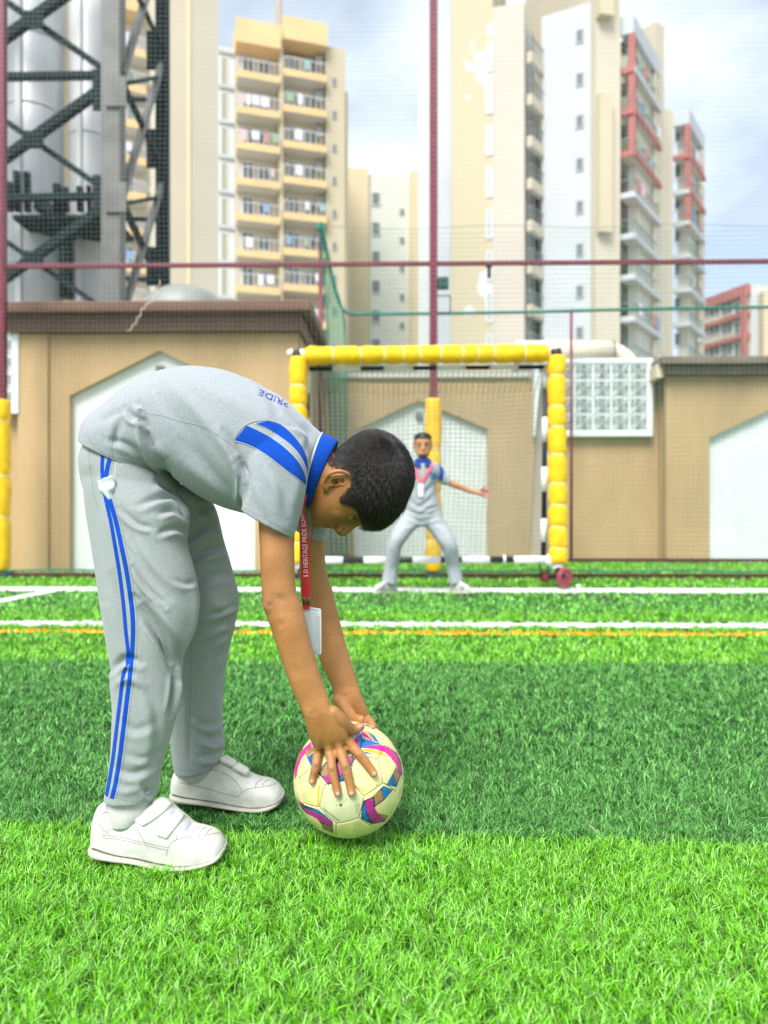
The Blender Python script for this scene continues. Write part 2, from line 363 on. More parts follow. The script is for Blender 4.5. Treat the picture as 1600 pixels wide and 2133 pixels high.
def ground_material(name, lv):
    m = bpy.data.materials.new(name); m.use_nodes = True; t = m.node_tree; b = t.nodes['Principled BSDF']; b.inputs['Roughness'].default_value = 0.8
    n = t.nodes.new('ShaderNodeTexNoise'); n.inputs['Scale'].default_value = 350; n.inputs['Detail'].default_value = 3
    tcn = t.nodes.new('ShaderNodeTexCoord'); t.links.new(tcn.outputs['Object'], n.inputs[0])
    r = t.nodes.new('ShaderNodeValToRGB'); r.color_ramp.elements[0].position = .35; r.color_ramp.elements[1].position = .65
    r.color_ramp.elements[0].color = (lv[0]*.5, lv[1]*.5, lv[2]*.5, 1); r.color_ramp.elements[1].color = (*lv, 1)
    t.links.new(n.outputs[0], r.inputs[0]); t.links.new(r.outputs[0], b.inputs['Base Color']); return m
GL = ground_material('turf_light_backing', (0.040, 0.16, 0.006)); GD_ = ground_material('turf_dark_backing', (0.014, 0.070, 0.014))
far_ground = mat('concrete_ground', (0.30, 0.29, 0.27), 0.9, var=0.2, vscale=0.6)
g = mob('ground', [(-600, -60, -0.2), (600, -60, -0.2), (600, 900, -0.2), (-600, 900, -0.2)], [(0, 1, 2, 3)], far_ground); tag(g, 'grey ground beyond the pitch', kind='structure')
g = MB().box(-14, 14, -6, 10.6, -0.19, GZ-0.004).ob('turf_base', GL); tag(g, 'light green backing of the turf pitch', kind='structure')
def band(e0, e1, z, name, m, label):
    V = []
    for e in (e0, e1):
        a, b = EL[e]; V += [(-14, a-14*b, z), (14, a+14*b, z)]
    o = mob(name, V, [(0, 1, 3, 2)], m); tag(o, label, kind='structure')
band('b1', 'b2', GZ, 'turf_band', GD_, 'dark green band of turf under the ball')
band('b3', 'f1', GZ, 'turf_band', GD_, 'narrow dark green band of turf before the goal')
WP = mat('white_turf', (0.75, 0.75, 0.73), 0.9); YP = mat('yellow_turf', (0.85, 0.4, 0.02), 0.9)
band('w0', 'w1', GZ+0.004, 'pitch_line', WP, 'white line nearer the camera'); band('f0', 'f1', GZ+0.004, 'pitch_line', WP, 'white goal line'); band('y0', 'y1', GZ+0.004, 'pitch_line', YP, 'thin yellow line')
dv = (DB-DA)/np.hypot(*(DB-DA)); pv = np.array([-dv[1], dv[0]])*.07; q0 = DA-dv*3
o = mob('pitch_line', [(*(q0+pv), GZ+.008), (*(q0-pv), GZ+.008), (*(DB-pv), GZ+.008), (*(DB+pv), GZ+.008)], [(0, 1, 2, 3)], WP); tag(o, 'slanting white line at the left', kind='structure')
# ================================================================ FENCE (near) with net
RED = mat('maroon_paint', (0.16, 0.012, 0.035), 0.45, var=0.25, vscale=5); TEAL = mat('green_rope', (0.0, 0.17, 0.12), 0.6, var=0.3, vscale=9)
YEL = mat('yellow_pad', (0.88, 0.52, 0.003), 0.7, var=0.14, vscale=14, bump=0.3, bscale=25); TIE = mat('pale_tie', (0.85, 0.80, 0.55), 0.6)
NETM = mat('pale_grey_net', (0.55, 0.58, 0.56), 0.6); NETG = mat('green_net', (0.0, 0.25, 0.17), 0.6); WHT = mat('white_paint', (0.78, 0.78, 0.80), 0.45, var=0.06, vscale=8)
BLK = mat('black_paint', (0.012, 0.014, 0.018), 0.5)
def fib(x0, x1, z0, z1, D, pitch, r, sag=0.0, seed=0):
    """net of crossing strands in the local plane y=D"""
    V = []; Fs = []; rg = np.random.default_rng(seed)
    def strand(pts):
        n0 = len(V)
        for p in pts: V.extend([(p[0]-r, p[1], p[2]-r), (p[0]+r, p[1], p[2]+r*0.2), (p[0], p[1]-1.5*r, p[2]+r)])
        for i in range(len(pts)-1):
            for j in range(3): Fs.append((n0+3*i+j, n0+3*i+(j+1) % 3, n0+3*i+3+(j+1) % 3, n0+3*i+3+j))
    nx = int((x1-x0)/pitch); nz_ = int((z1-z0)/pitch)
    def wob(x, z): return 0.006*math.sin(1.7*x+2.1*z+seed)+0.004*math.sin(3.9*z-1.1*x), sag*math.sin(math.pi*(z-z0)/(z1-z0))+0.01*math.sin(2*x+z)
    for i in range(nx+1):
        x = x0+i*pitch; strand([(x+wob(x, z)[0], D+wob(x, z)[1], z+wob(z, x)[0]) for z in np.linspace(z0, z1, 14)])
    for k in range(nz_+1):
        z = z0+k*pitch; strand([(x+wob(x, z)[0], D+wob(x, z)[1], z+wob(z, x)[0]) for x in np.linspace(x0, x1, 22)])
    return V, Fs
def pad_tube(pts, rx, ry, seg, name, parent, seed=0, m=YEL, r_end=None):
    """soft foam roll strapped at intervals: bulging rings along pts (list of points)"""
    pts = np.asarray(pts, float); rg = np.random.default_rng(seed); Ln = np.linalg.norm(pts[-1]-pts[0]); d = (pts[-1]-pts[0])/Ln
    cuts = [0.0]
    while cuts[-1] < Ln: cuts.append(cuts[-1]+seg*(0.65+0.7*rg.random()))
    cuts[-1] = Ln; V = []; ring = 0; n = 20
    s_all = []
    for a, b in zip(cuts[:-1], cuts[1:]):
        for u in (0, .06, .18, .4, .6, .82, .94): s_all.append((a+(b-a)*u, 0.82+0.18*min(1, (math.sin(math.pi*u)*2.2)**0.7 if u > 0 else 0), rg.normal(0, 0.03)))
    s_all.append((Ln, 0.8, 0))
    up = np.array([0, 1.0, 0]); sx = np.cross(d, up); sx /= np.linalg.norm(sx)
    for s, f, j in s_all:
        c = pts[0]+d*s
        for k in range(n):
            th = 2*math.pi*k/n; q = f*(1+j*math.cos(2*th+s*9)+0.03*math.sin(3*th+s*40))
            V.append(c+sx*rx*q*math.cos(th)+up*ry*q*math.sin(th))
    K = len(s_all); Fs = [(i*n+k, i*n+(k+1) % n, (i+1)*n+(k+1) % n, (i+1)*n+k) for i in range(K-1) for k in range(n)]+[tuple(range(n))[::-1], tuple(range((K-1)*n, K*n))]
    o = mob(name, V, Fs, m, parent, True)
    b = MB()
    for c in cuts[1:-1]:
        b.tube([pts[0]+d*c+sx*rx*0.86*math.cos(t)+up*ry*0.86*math.sin(t)+d*0.006*math.sin(3*t) for t in np.linspace(0, 2*math.pi, 17)], 0.0055, 5, False)
    b.ob('tie', TIE, o, True)
    return o
DF = 7.33
fence = empty('pitch_fence', 'maroon steel pitch fence with yellow padded posts and pale net, behind the goal', 'fence', rz=PHI)
def zf(py, px=800): return Lz(px, py, DF)
for px_, wpx in ((4, 18), (903, 16)):
    x = Lx(px_, DF)
    MB().bbox(x-0.04, x+0.04, DF-0.04, DF+0.04, GZ, 7.2, 0.006).ob('post', RED, fence)
    pad_tube([(x, DF, zf(1190)), (x, DF, zf(831))], 0.085, 0.09, 0.42, 'post_padding', fence, seed=px_)
    MB().bbox(x-0.10, x+0.10, DF-0.08, DF+0.08, GZ, 0.035, 0.01).ob('base_plate', mat('dark_green_metal', (0.02, 0.05, 0.05), .6), fence)
x = Lx(1900, DF); MB().bbox(x-0.04, x+0.04, DF-0.04, DF+0.04, GZ, 7.2, 0.006).ob('post', RED, fence)
x0, x1 = Lx(-800, DF), Lx(1900, DF)
zr = zf(550); MB().bbox(x0, x1, DF-0.0205, DF+0.0205, zr-0.021, zr+0.021, 0.006).ob('rail', RED, fence)
zb = zf(1199); MB().bbox(x0, x1, DF-0.03, DF+0.03, zb-0.022, zb+0.024, 0.006).ob('bottom_rail', mat('maroon_bottom', (0.07, 0.008, 0.015), .5), fence)
pts = [(x, DF-0.035, zb+0.055+0.008*math.sin(5*x)) for x in np.linspace(x0, x1, 60)]
b = MB().tube(pts, 0.009, 5)
for x in np.arange(x0, x1, 0.46): b.tube([(x, DF-0.03, zb+0.06), (x+0.01, DF-0.045, zb+0.01), (x+.02, DF-0.03, zb-0.03)], 0.008, 5)
b.ob('net_cord', TEAL, fence, True)
V, Fs = fib(x0, x1, zb+0.05, 6.9, DF-0.05, 0.05, 0.0007, seed=1)
o = mob('net', V, Fs, NETM, fence)
# second, lower fence behind it
D2 = 9.55
fence2 = empty('side_fence', 'low green net fence with green top rope and thin maroon posts behind the goal', 'fence', rz=PHI)
def z2(py, px=1100): return Lz(px, py, D2)
zt = z2(645); zb2 = z2(1166)
xp = Lx(1190, D2); MB().tube([(xp, D2, GZ), (xp, D2, zt)], 0.019, 10).ob('post', RED, fence2, True)
xq = Lx(668, D2); MB().tube([(xq, D2, GZ), (xq, D2, z2(470))], 0.028, 10).ob('post', RED, fence2, True)
MB().bbox(xq-0.05, xq+0.05, D2-0.05, D2+0.05, z2(478), z2(462), .02).ob('post_cap', TEAL, fence2)
xr = Lx(1900, D2)
P0 = [(Lx(a, D2), D2, z2(c)) for a, c in ((668, 463), (680, 520), (695, 590), (708, 630), (724, 650), (760, 652), (900, 652), (1100, 650), (1350, 645), (1900, 639))]
MB().tube(crom(P0, 6), 0.022, 6).ob('top_rope', TEAL, fence2, True)
MB().bbox(Lx(640, D2), xr, D2-0.025, D2+0.025, zb2-0.022, zb2+0.02, 0.005).ob('bottom_rail', MATS['maroon_bottom'], fence2)
MB().tube([(Lx(a, D2), D2, z2(472+3*math.sin(a/60))) for a in range(690, 1900, 40)], 0.005, 4).ob('upper_wire', mat('grey_green_wire', (.25, .33, .3), .6), fence2, True)
V, Fs = fib(Lx(724, D2), xr, zb2, z2(475), D2+0.04, 0.062, 0.0013, seed=3); mob('net', V, Fs, mat('fine_green_net', (0.05, 0.34, 0.26), .6), fence2)
# bunched strip of green net hanging from the post
gm = bpy.data.materials.new('bunched_net'); gm.use_nodes = True; t = gm.node_tree; bs = t.nodes['Principled BSDF']; bs.inputs['Base Color'].default_value = (0.0, 0.24, 0.15, 1)
tp = t.nodes.new('ShaderNodeBsdfTransparent'); ms = t.nodes.new('ShaderNodeMixShader'); ck = t.nodes.new('ShaderNodeTexNoise'); ck.inputs['Scale'].default_value = 3.0
rr = t.nodes.new('ShaderNodeMapRange'); rr.inputs[3].default_value = 0.40; rr.inputs[4].default_value = 0.75
t.links.new(ck.outputs[0], rr.inputs[0]); t.links.new(rr.outputs[0], ms.inputs[0]); t.links.new(tp.outputs[0], ms.inputs[1]); t.links.new(bs.outputs[0], ms.inputs[2]); t.links.new(ms.outputs[0], t.nodes['Material Output'].inputs[0])
V = []; Fs = []; rows = [(463, 666, 671), (520, 668, 682), (590, 674, 697), (640, 680, 712), (680, 681, 718), (760, 682, 722), (900, 684, 722), (1050, 686, 722), (1160, 688, 722), (1198, 676, 706)]
for i, (yy, xa, xb) in enumerate(crom([(a, b_, c) for a, b_, c in rows], 3)):
    for j in range(9):
        V.append((Lx(xa+(xb-xa)*j/8, D2-.06), D2-0.06+0.02*(j % 2), z2(yy)))
for i in range(len(V)//9-1):
    for j in range(8): Fs.append((i*9+j, i*9+j+1, i*9+j+10, i*9+j+9))
mob('bunched_net', V, Fs, gm, fence2)
MB().tube([(V[i*9+8][0], D2-0.06, V[i*9+8][2]) for i in range(len(V)//9)], 0.013, 5).ob('edge_rope', TEAL, fence2, True)
MB().tube([(V[i*9][0], D2-0.06, V[i*9][2]) for i in range(len(V)//9)], 0.009, 5).ob('edge_rope', TEAL, fence2, True)
# floodlight on the maroon post
fl = empty('floodlight', 'small dark green floodlight with empty bracket fixed to the centre maroon post', 'floodlight', rz=PHI)
a0, a1 = Lx(912, DF), Lx(934, DF)
MB().bbox(a0, a1, DF-0.05, DF+0.04, zf(603), zf(580), .008).ob('lamp_housing', mat('dark_green_housing', (0.0, 0.06, 0.045), .5), fl)
b = MB()
for q in ((910, 617, 938, 617), (938, 617, 938, 652), (938, 652, 910, 652)): b.tube([(Lx(q[0], DF), DF, zf(q[1])), (Lx(q[2], DF), DF, zf(q[3]))], 0.006, 6)
b.ob('bracket', BLK, fl)
ck_ = empty('hanging_hook', 'short black hook hanging from the maroon rail right of the post', 'hook', rz=PHI)
MB().tube([(Lx(1019, DF), DF, zf(556)), (Lx(1019, DF), DF, zf(580))], 0.02, 8).ob('hook_body', BLK, ck_); MB().bbox(Lx(1013, DF), Lx(1025, DF), DF-.03, DF+.03, zf(558), zf(553), .005).ob('clamp', BLK, ck_)
# torn cord
ch = [(Lx(a+3*math.sin(i*2.1), 7.2), 7.2, Lz(a, c, 7.2)) for i, (a, c) in enumerate(crom([(333, 585), (322, 620), (300, 640), (285, 668), (268, 690)], 5))]
o = MB().tube(ch, 0.005, 5).ob('loose_cord', mat('pale_cord', (.6, .56, .48), .8), None, True); tag(o, 'frayed pale cord hanging on the net before the brown roof edge', 'cord'); o.rotation_euler.z = PHI
# ================================================================ WALLS
TAN = mat('tan_render', (0.49, 0.335, 0.17), 0.85, var=0.18, vscale=0.9, bump=0.3, bscale=40, stretch=(1.4, 1.4, .45), detail=7); CRM = mat('white_tile', (0.74, 0.78, 0.76), 0.5, var=0.09, vscale=2.2, stretch=(2, 2, .4), detail=6)
BRN = mat('brown_fascia', (0.15, 0.075, 0.045), 0.6, var=0.15, vscale=4); BRD = mat('grey_brown_fascia', (0.17, 0.14, 0.11), 0.6, var=0.15, vscale=4)
def arch_wall(name, label, D, x0, x1, zt, arch, m=TAN, depth=0.09):
    """wall front with a pointed recess; arch = (left, shoulder z, apex x, apex z, right)"""
    r = empty(name, label, 'building', rz=PHI)
    l, sz, ax, az, rt, sr = arch; zb = GZ-0.05
    V = [(x0, D, zb), (l, D, zb), (l, D, sz), (ax, D, az), (rt, D, sr), (rt, D, zb), (x1, D, zb), (x1, D, zt), (ax, D, zt), (x0, D, zt)]
    V2 = [(x, D+depth, z) for x, _, z in V]
    Fs = [(0, 1, 2, 9), (9, 2, 3, 8), (8, 3, 4, 7), (4, 5, 6, 7)]
    n = len(V); Fs += [(i, j, j+n, i+n) for i, j in ((1, 2), (2, 3), (3, 4), (4, 5))]
    Fs += [(7, 6, 6+n, 7+n), (9, 8, 8+n, 9+n), (8, 7, 7+n, 8+n), (0, 9, 9+n, 0+n)]
    mob('wall', V+V2, Fs, m, r)
    mob('recess_panel', [(l, D+depth-.005, zb), (rt, D+depth-.005, zb), (rt, D+depth-.005, sr), (ax, D+depth-.005, az), (l, D+depth-.005, sz), ]+[(l, D+depth+.05, zb), (rt, D+depth+.05, zb), (rt, D+depth+.05, sr), (ax, D+depth+.05, az), (l, D+depth+.05, sz)], [(0, 1, 2, 3, 4), (9, 8, 7, 6, 5)], CRM, r)
    return r
DL = 7.95
lb = arch_wall('brown_roof_building', 'tan building with brown roof edge and white pointed recess at the left', DL, Lx(40, DL), Lx(622, DL), Lz(300, 692, DL), (Lx(145, DL), Lz(145, 824, DL), Lx(332, DL), Lz(332, 730, DL), Lx(531, DL), Lz(531, 826, DL)))
xa, xb = Lx(40, DL), Lx(622, DL); zt_ = Lz(300, 692, DL)
MB().box(xa, xb, DL+0.6, 13, GZ-.05, zt_).ob('rear_volume', TAN, lb)
MB().box(xb-0.005, xb, DL+0.003, DL+0.63, GZ-.05, zt_).ob('side_wall', TAN, lb)
MB().box(Lx(40, DL), Lx(102, DL), DL-0.03, DL-0.001, GZ-.05, zt_-.01).ob('pilaster', TAN, lb)
MB().bbox(Lx(24, DL), Lx(628, 7.83), 7.83, 13.2, Lz(300, 690, 7.83), Lz(300, 655, 7.83), .01).ob('lower_fascia', BRN, lb)
MB().bbox(Lx(14, DL), Lx(648, 7.68), 7.68, 13.4, Lz(300, 648, 7.68), Lz(300, 626, 7.68), .012).ob('roof_edge', BRN, lb)
MB().box(Lx(24, DL), Lx(634, 7.75), 7.78, 13.3, Lz(300, 655, 7.83)+.001, Lz(300, 648, 7.68)-.001).ob('roof_gap_shade', mat('painted_gap_shade', (.03, .025, .015), .9), lb)  # near-black filler paints the shade between fascia and roof edge
MB().bbox(Lx(322, DL), Lx(338, DL), DL+.03, DL+.09, Lz(330, 775, DL), Lz(330, 760, DL), .01).ob('wall_vent', mat('grey_vent', (.16, .18, .17), .7), lb)
DM = 9.9
mb_ = arch_wall('low_boundary_wall', 'low tan wall with white pointed recess behind the goal', DM, Lx(560, DM), Lx(1390, DM), Lz(900, 790, DM), (Lx(737, DM), Lz(737, 898, DM), Lx(872, DM), Lz(872, 834, DM), Lx(1016, DM), Lz(1016, 893, DM)))
MB().box(Lx(560, DM), Lx(1390, DM), DM+0.3, DM+0.34, GZ-.05, Lz(900, 790, DM)).ob('wall_back', TAN, mb_)
MB().bbox(Lx(866, DM), Lx(880, DM), DM+.03, DM+.09, Lz(872, 872, DM), Lz(872, 858, DM), .01).ob('wall_vent', MATS['grey_vent'], mb_)
MB().bbox(Lx(555, DM), Lx(1105, DM), DM-.05, DM+.4, Lz(900, 790, DM)+.001, Lz(900, 776, DM), .02).ob('coping', mat('pale_coping', (.55, .52, .45), .7), mb_)
DR = 9.6
rb = arch_wall('grey_roof_building', 'tan building with grey roof edge and white pointed recess at the right', DR, Lx(1388, DR), Lx(2000, DR), Lz(1500, 782, DR), (Lx(1478, DR), Lz(1478, 912, DR), Lx(1665, DR), Lz(1665, 825, DR), Lx(1850, DR), Lz(1850, 905, DR)))
MB().box(Lx(1388, DR), Lx(2000, DR), DR+.2, 14, GZ-.05, Lz(1500, 782, DR)).ob('rear_volume', TAN, rb)
MB().bbox(Lx(1377, DR), Lx(2010, DR), 9.48, 14.1, Lz(1500, 780, 9.48), Lz(1500, 760, 9.48), .01).ob('lower_fascia', BRD, rb)
MB().bbox(Lx(1366, DR), Lx(2020, DR), 9.36, 14.2, Lz(1500, 757, 9.36), Lz(1500, 741, 9.36), .01).ob('roof_edge', BRD, rb)
MB().bbox(Lx(1362, DR), Lx(1376, DR), 9.5, 9.9, Lz(1370, 790, 9.6), Lz(1370, 762, 9.6), .01).ob('bracket', mat('cream_block', (.62, .53, .38), .8), rb)
# pierced tile screens on the walls
TILE = mat('screen_tile', (0.80, 0.84, 0.83), 0.5, var=0.05, vscale=3); TBK = mat('screen_hole_light', (0.60, 0.80, 0.78), 0.8, var=.2, vscale=6)
def tile_mesh(a, dpt):
    b = MB(); h = a/2; f = a*0.07
    for x0, x1, z0, z1 in ((-h, h, h-f, h), (-h, h, -h, -h+f), (-h, -h+f, -h+f, h-f), (h-f, h, -h+f, h-f)): b.box(x0, x1, 0, dpt, z0, z1)
    for q in (-.25*a, .25*a): b.box(q-f*.3, q+f*.3, .002, dpt*.6, -h+f, h-f); b.box(-h+f, h-f, .004, dpt*.55, q-f*.3, q+f*.3)
    b.tube([(.13*a*math.cos(t), dpt/2, .13*a*math.sin(t)) for t in np.linspace(0, 2*math.pi, 13)], f*.4, 4)
    for s in (1, -1): b.tube([(-h+f, dpt/2, s*(-h+f)), (h-f, dpt/2, s*(h-f))], f*.55, 4)
    for cx, cz in ((0, 0), (h, 0), (-h, 0), (0, h), (0, -h)):
        R = a*0.24; ang = [t for t in np.linspace(0, 2*math.pi, 17)]
        pts = [(cx+R*math.cos(t), dpt/2, cz+R*math.sin(t)) for t in ang]; pts = [p for p in pts if abs(p[0]) <= h-f*.3 and abs(p[2]) <= h-f*.3]
        if len(pts) > 2 and (cx or cz):
            pts.sort(key=lambda p: math.atan2(p[2]-cz, p[0]-cx) if cx <= 0 else math.atan2(p[2]-cz, -(p[0]-cx)) if cz == 0 else math.atan2(p[2]-cz, p[0]-cx)); 
            if cz > 0: pts.sort(key=lambda p: p[0])
            if cz < 0: pts.sort(key=lambda p: p[0])
        if len(pts) > 2: b.tube(pts, f*.45, 4)
    me = me_from('lattice_tile', b.V, b.F); me.materials.append(TILE); return me
def screen(label, D, px0, px1, py0, py1, nx, nz_, skipx=0):
    r = empty('lattice_screen', label, 'lattice screen', 'pierced tile screens', rz=PHI)
    xm = (px0+px1)/2; x0, x1 = Lx(px0, D), Lx(px1, D); z0, z1 = Lz(xm, py1, D), Lz(xm, py0, D); bd = 0.07
    w_ = (x1-x0-2*bd)/nx; h_ = (z1-z0-2*bd)/nz_
    b = MB(); b.bbox(x0, x1, D, D+.08, z0, z0+bd, .008).bbox(x0, x1, D, D+.08, z1-bd, z1, .008).bbox(x0, x0+bd, D, D+.08, z0+bd, z1-bd, .008).bbox(x1-bd, x1, D, D+.08, z0+bd, z1-bd, .008); b.ob('frame', TILE, r)
    MB().box(x0+.01, x1-.01, D+.09, D+.12, z0+.01, z1-.01).ob('backing', TBK, r)  # pale sheet coloured like the teal light showing through the holes
    me = tile_mesh(1.0, 0.05)
    for i in range(nx):
        for k in range(nz_):
            o = link(me, 'lattice_tile', r, (x0+bd+w_*(i+.5), D+.015, z0+bd+h_*(k+.5))); o.scale = (w_*.98, 1, h_*.98)
    return r
screen('white pierced tile screen on the tan wall right of the goal', 9.78, 1112, 1361, 746, 909, 6, 4)
bw_ = empty('boundary_wall', 'plain tan wall under the narrow tile screen at the far left edge', 'wall', rz=PHI)
MB().box(-13, Lx(39, 8.05), 8.05, 8.35, GZ-.05, Lz(20, 650, 8.05)).ob('wall', TAN, bw_); MB().bbox(-13.05, Lx(36, 8.05), 7.99, 8.41, Lz(20, 650, 8.05)+.001, Lz(20, 640, 8.05), .02).ob('coping', MATS['pale_coping'], bw_)
screen('narrow white pierced tile screen at the left edge of the tan building', 7.9, -90, 38, 655, 862, 3, 5)
# ================================================================ GOAL
DG = 6.27
goal = empty('football_goal', 'small wheeled football goal with yellow padded frame, black and white inner bars', 'football goal', rz=PHI*0.4)
RG = PHI*0.4
def G(px, py, D=DG): return np.array([D*math.tan(math.atan((px-CX)/F)+RG), D, CAMZ-(py-CY)/F*D])
def bw_bar(a, b_, name, fr, r=0.03, first='w'):
    a = np.asarray(a, float); b_ = np.asarray(b_, float); MB().tube([a, b_], r*0.86, 12).ob(name, BLK, goal, True)
    d = b_-a; L_ = np.linalg.norm(d)
    for f0, f1 in fr: MB().tube([a+d*f0, a+d*f1], r, 14).ob('white_sleeve', WHT, goal, True)
pad_tube([G(636, 741), G(1141, 737)], 0.080, 0.08, 0.20, 'crossbar_padding', goal, 5)
pad_tube([G(1159, 742), G(1163, 1172)], 0.080, 0.08, 0.20, 'post_padding', goal, 8)
pad_tube([G(622, 744), G(622, 1172)], 0.080, 0.08, 0.20, 'post_padding', goal, 9)
MB().tube([G(1158, 728), G(1160, 744)], .045, 10).ob('corner_cap', BLK, goal, True); MB().tube([G(618, 730), G(621, 746)], .045, 10).ob('corner_cap', BLK, goal, True)
MB().tube([G(600, 738), G(612, 732)], .03, 10).ob('white_joint', WHT, goal, True); MB().tube([G(624, 733), G(640, 741)], .034, 10).ob('white_joint', WHT, goal, True)
DI = 6.36
bw_bar(G(640, 768, DI), G(1142, 765, DI), 'inner_crossbar', [((a-640)/502, (b_-640)/502) for a, b_ in ((693, 752), (800, 861), (910, 970), (1020, 1079))], 0.024)
bw_bar(G(1137, 762, DI), G(1132, 1160, DI), 'inner_post', [(0, .12), (.27, .40), (.53, .66), (.80, .92)], 0.026)
bw_bar(G(640, 764, DI), G(640, 1160, DI), 'inner_post', [(0, .14), (.27, .40), (.53, .66), (.80, .92)], 0.026)
MB().tube([G(1143, 745, DI), G(1141, 1150, DI)], .012, 8).ob('frame_tube', WHT, goal, True)
bw_bar(G(630, 1167, 6.33), G(1140, 1165, 6.33), 'bottom_bar', [((a-630)/510, (b_-630)/510) for a, b_ in ((655, 715), (758, 806), (860, 918), (962, 1020), (1070, 1140))], 0.032)
MB().tube([G(1048, 1164, 6.32), G(1053, 1164, 6.32)], .036, 12).ob('clip', WHT, goal, True)
RUB = mat('red_rubber', (0.28, 0.035, 0.05), 0.55, var=.25, vscale=12)
def wheel(c, r, wd, ax):
    th = np.linspace(0, 2*math.pi, 33); ax = np.array(ax, float); ax /= np.linalg.norm(ax); u = np.cross(ax, [0, 0, 1.0]); u /= np.linalg.norm(u); v = np.cross(ax, u)
    V = []; prof = [(-wd/2, r*.55), (-wd/2, r*.85), (-wd*.3, r), (wd*.3, r), (wd/2, r*.85), (wd/2, r*.55)]
    for t in th[:-1]:
        for a_, rr_ in prof: V.append(np.asarray(c)+ax*a_+rr_*(u*math.cos(t)+v*math.sin(t)))
    n = len(prof); K = len(th)-1; Fs = [(i*n+j, i*n+(j+1) % n, ((i+1) % K)*n+(j+1) % n, ((i+1) % K)*n+j) for i in range(K) for j in range(n)]
    w_ = mob('wheel', V, Fs, RUB, goal, True)
    MB().tube([np.asarray(c)-ax*wd*.45, np.asarray(c)+ax*wd*.45], r*.56, 16).ob('hub', mat('dull_red_hub', (.30, .06, .06), .6), w_, True); return w_
for s, xo in ((1, 0), (-1, -535)):
    MB().tube([G(1163+xo, 1172), G(1162+xo, 1188)], .045, 12).ob('white_joint', WHT, goal, True)
    c = G(1176+xo, 1202, 6.2); wheel(c, 0.083, 0.05, (0.55*s, -0.83, 0))
    b = MB(); b.tube([G(1160+xo, 1186, 6.22), c+np.array([-0.015, -.045, 0])], .03, 8); b.tube([G(1160+xo, 1186, 6.26), c+np.array([0.01, .045, 0])], .02, 8); b.ob('wheel_fork', BLK, goal, True)
    c = G(1135+xo*.93, 1201, 6.45); wheel(c, 0.047, 0.055, (0.9, .3, 0))
    b = MB(); b.tube([G(1124+xo*.93, 1172, 6.42), c+np.array([-.035, 0, 0])], .009, 6); b.tube([G(1142+xo*.93, 1176, 6.42), c+np.array([.035, 0, 0])], .009, 6); b.tube([c, c+np.array([.10*s, -.1, 0])], .012, 6); b.ob('wheel_fork', BLK, goal, True)
    MB().tube([G(1138+xo, 1160, 6.3), G(1152+xo, 1172, 6.28)], .045, 12).ob('white_joint', WHT, goal, True)
# goal net: top sheet slopes back, then hangs; sides too
GN = mat('goal_net', (0.46, 0.45, 0.42), 0.7)
def net_sheet(fn, nu, nv, r, name):
    V = []; Fs = []
    def st(pts):
        n0 = len(V)
        for p in pts: V.extend([(p[0]-r, p[1], p[2]-r*.6), (p[0]+r, p[1], p[2]-r*.6), (p[0], p[1]-r, p[2]+r)])
        for i in range(len(pts)-1):
            for j in range(3): Fs.append((n0+3*i+j, n0+3*i+(j+1) % 3, n0+3*i+3+(j+1) % 3, n0+3*i+3+j))
    for i in range(nu+1): st([fn(i/nu, v) for v in np.linspace(0, 1, 26)])
    for k in range(nv+1): st([fn(u, k/nv) for u in np.linspace(0, 1, 26)])
    return mob(name, V, Fs, GN, goal)
TLc, TRc, BLc, BRc = G(640, 764, DI), G(1137, 764, DI), G(640, 1165, DI), G(1137, 1165, DI)
DEP = 0.75
def back(u, v):
    t = TLc+(TRc-TLc)*u; bt = BLc+(BRc-BLc)*u; p = t+(bt-t)*(0.10+0.90*v); y = 0.26+(DEP-.3)*(v**0.8)
    return (p[0]+0.008*math.sin(9*u+5*v), p[1]+y+0.03*math.sin(6*u)*math.sin(4*v), p[2]-0.03*math.sin(math.pi*u)*(1-v)+0.01*math.sin(14*u))
def top(u, v): 
    a = TLc+(TRc-TLc)*u; b_ = np.array(back(u, 0)); return tuple(a+(b_-a)*v+np.array([0, 0, -0.02*math.sin(math.pi*v)]))
def side(s):
    def f(u, v):
        a = (TLc if s == 0 else TRc)+((BLc-TLc) if s == 0 else (BRc-TRc))*v; b_ = np.array(back(s, v)); return tuple(a+(b_-a)*u)
    return f
net_sheet(back, 44, 38, 0.0034, 'net'); net_sheet(top, 44, 6, 0.0034, 'net'); net_sheet(side(0), 12, 38, 0.0034, 'net'); net_sheet(side(1), 12, 38, 0.0034, 'net')
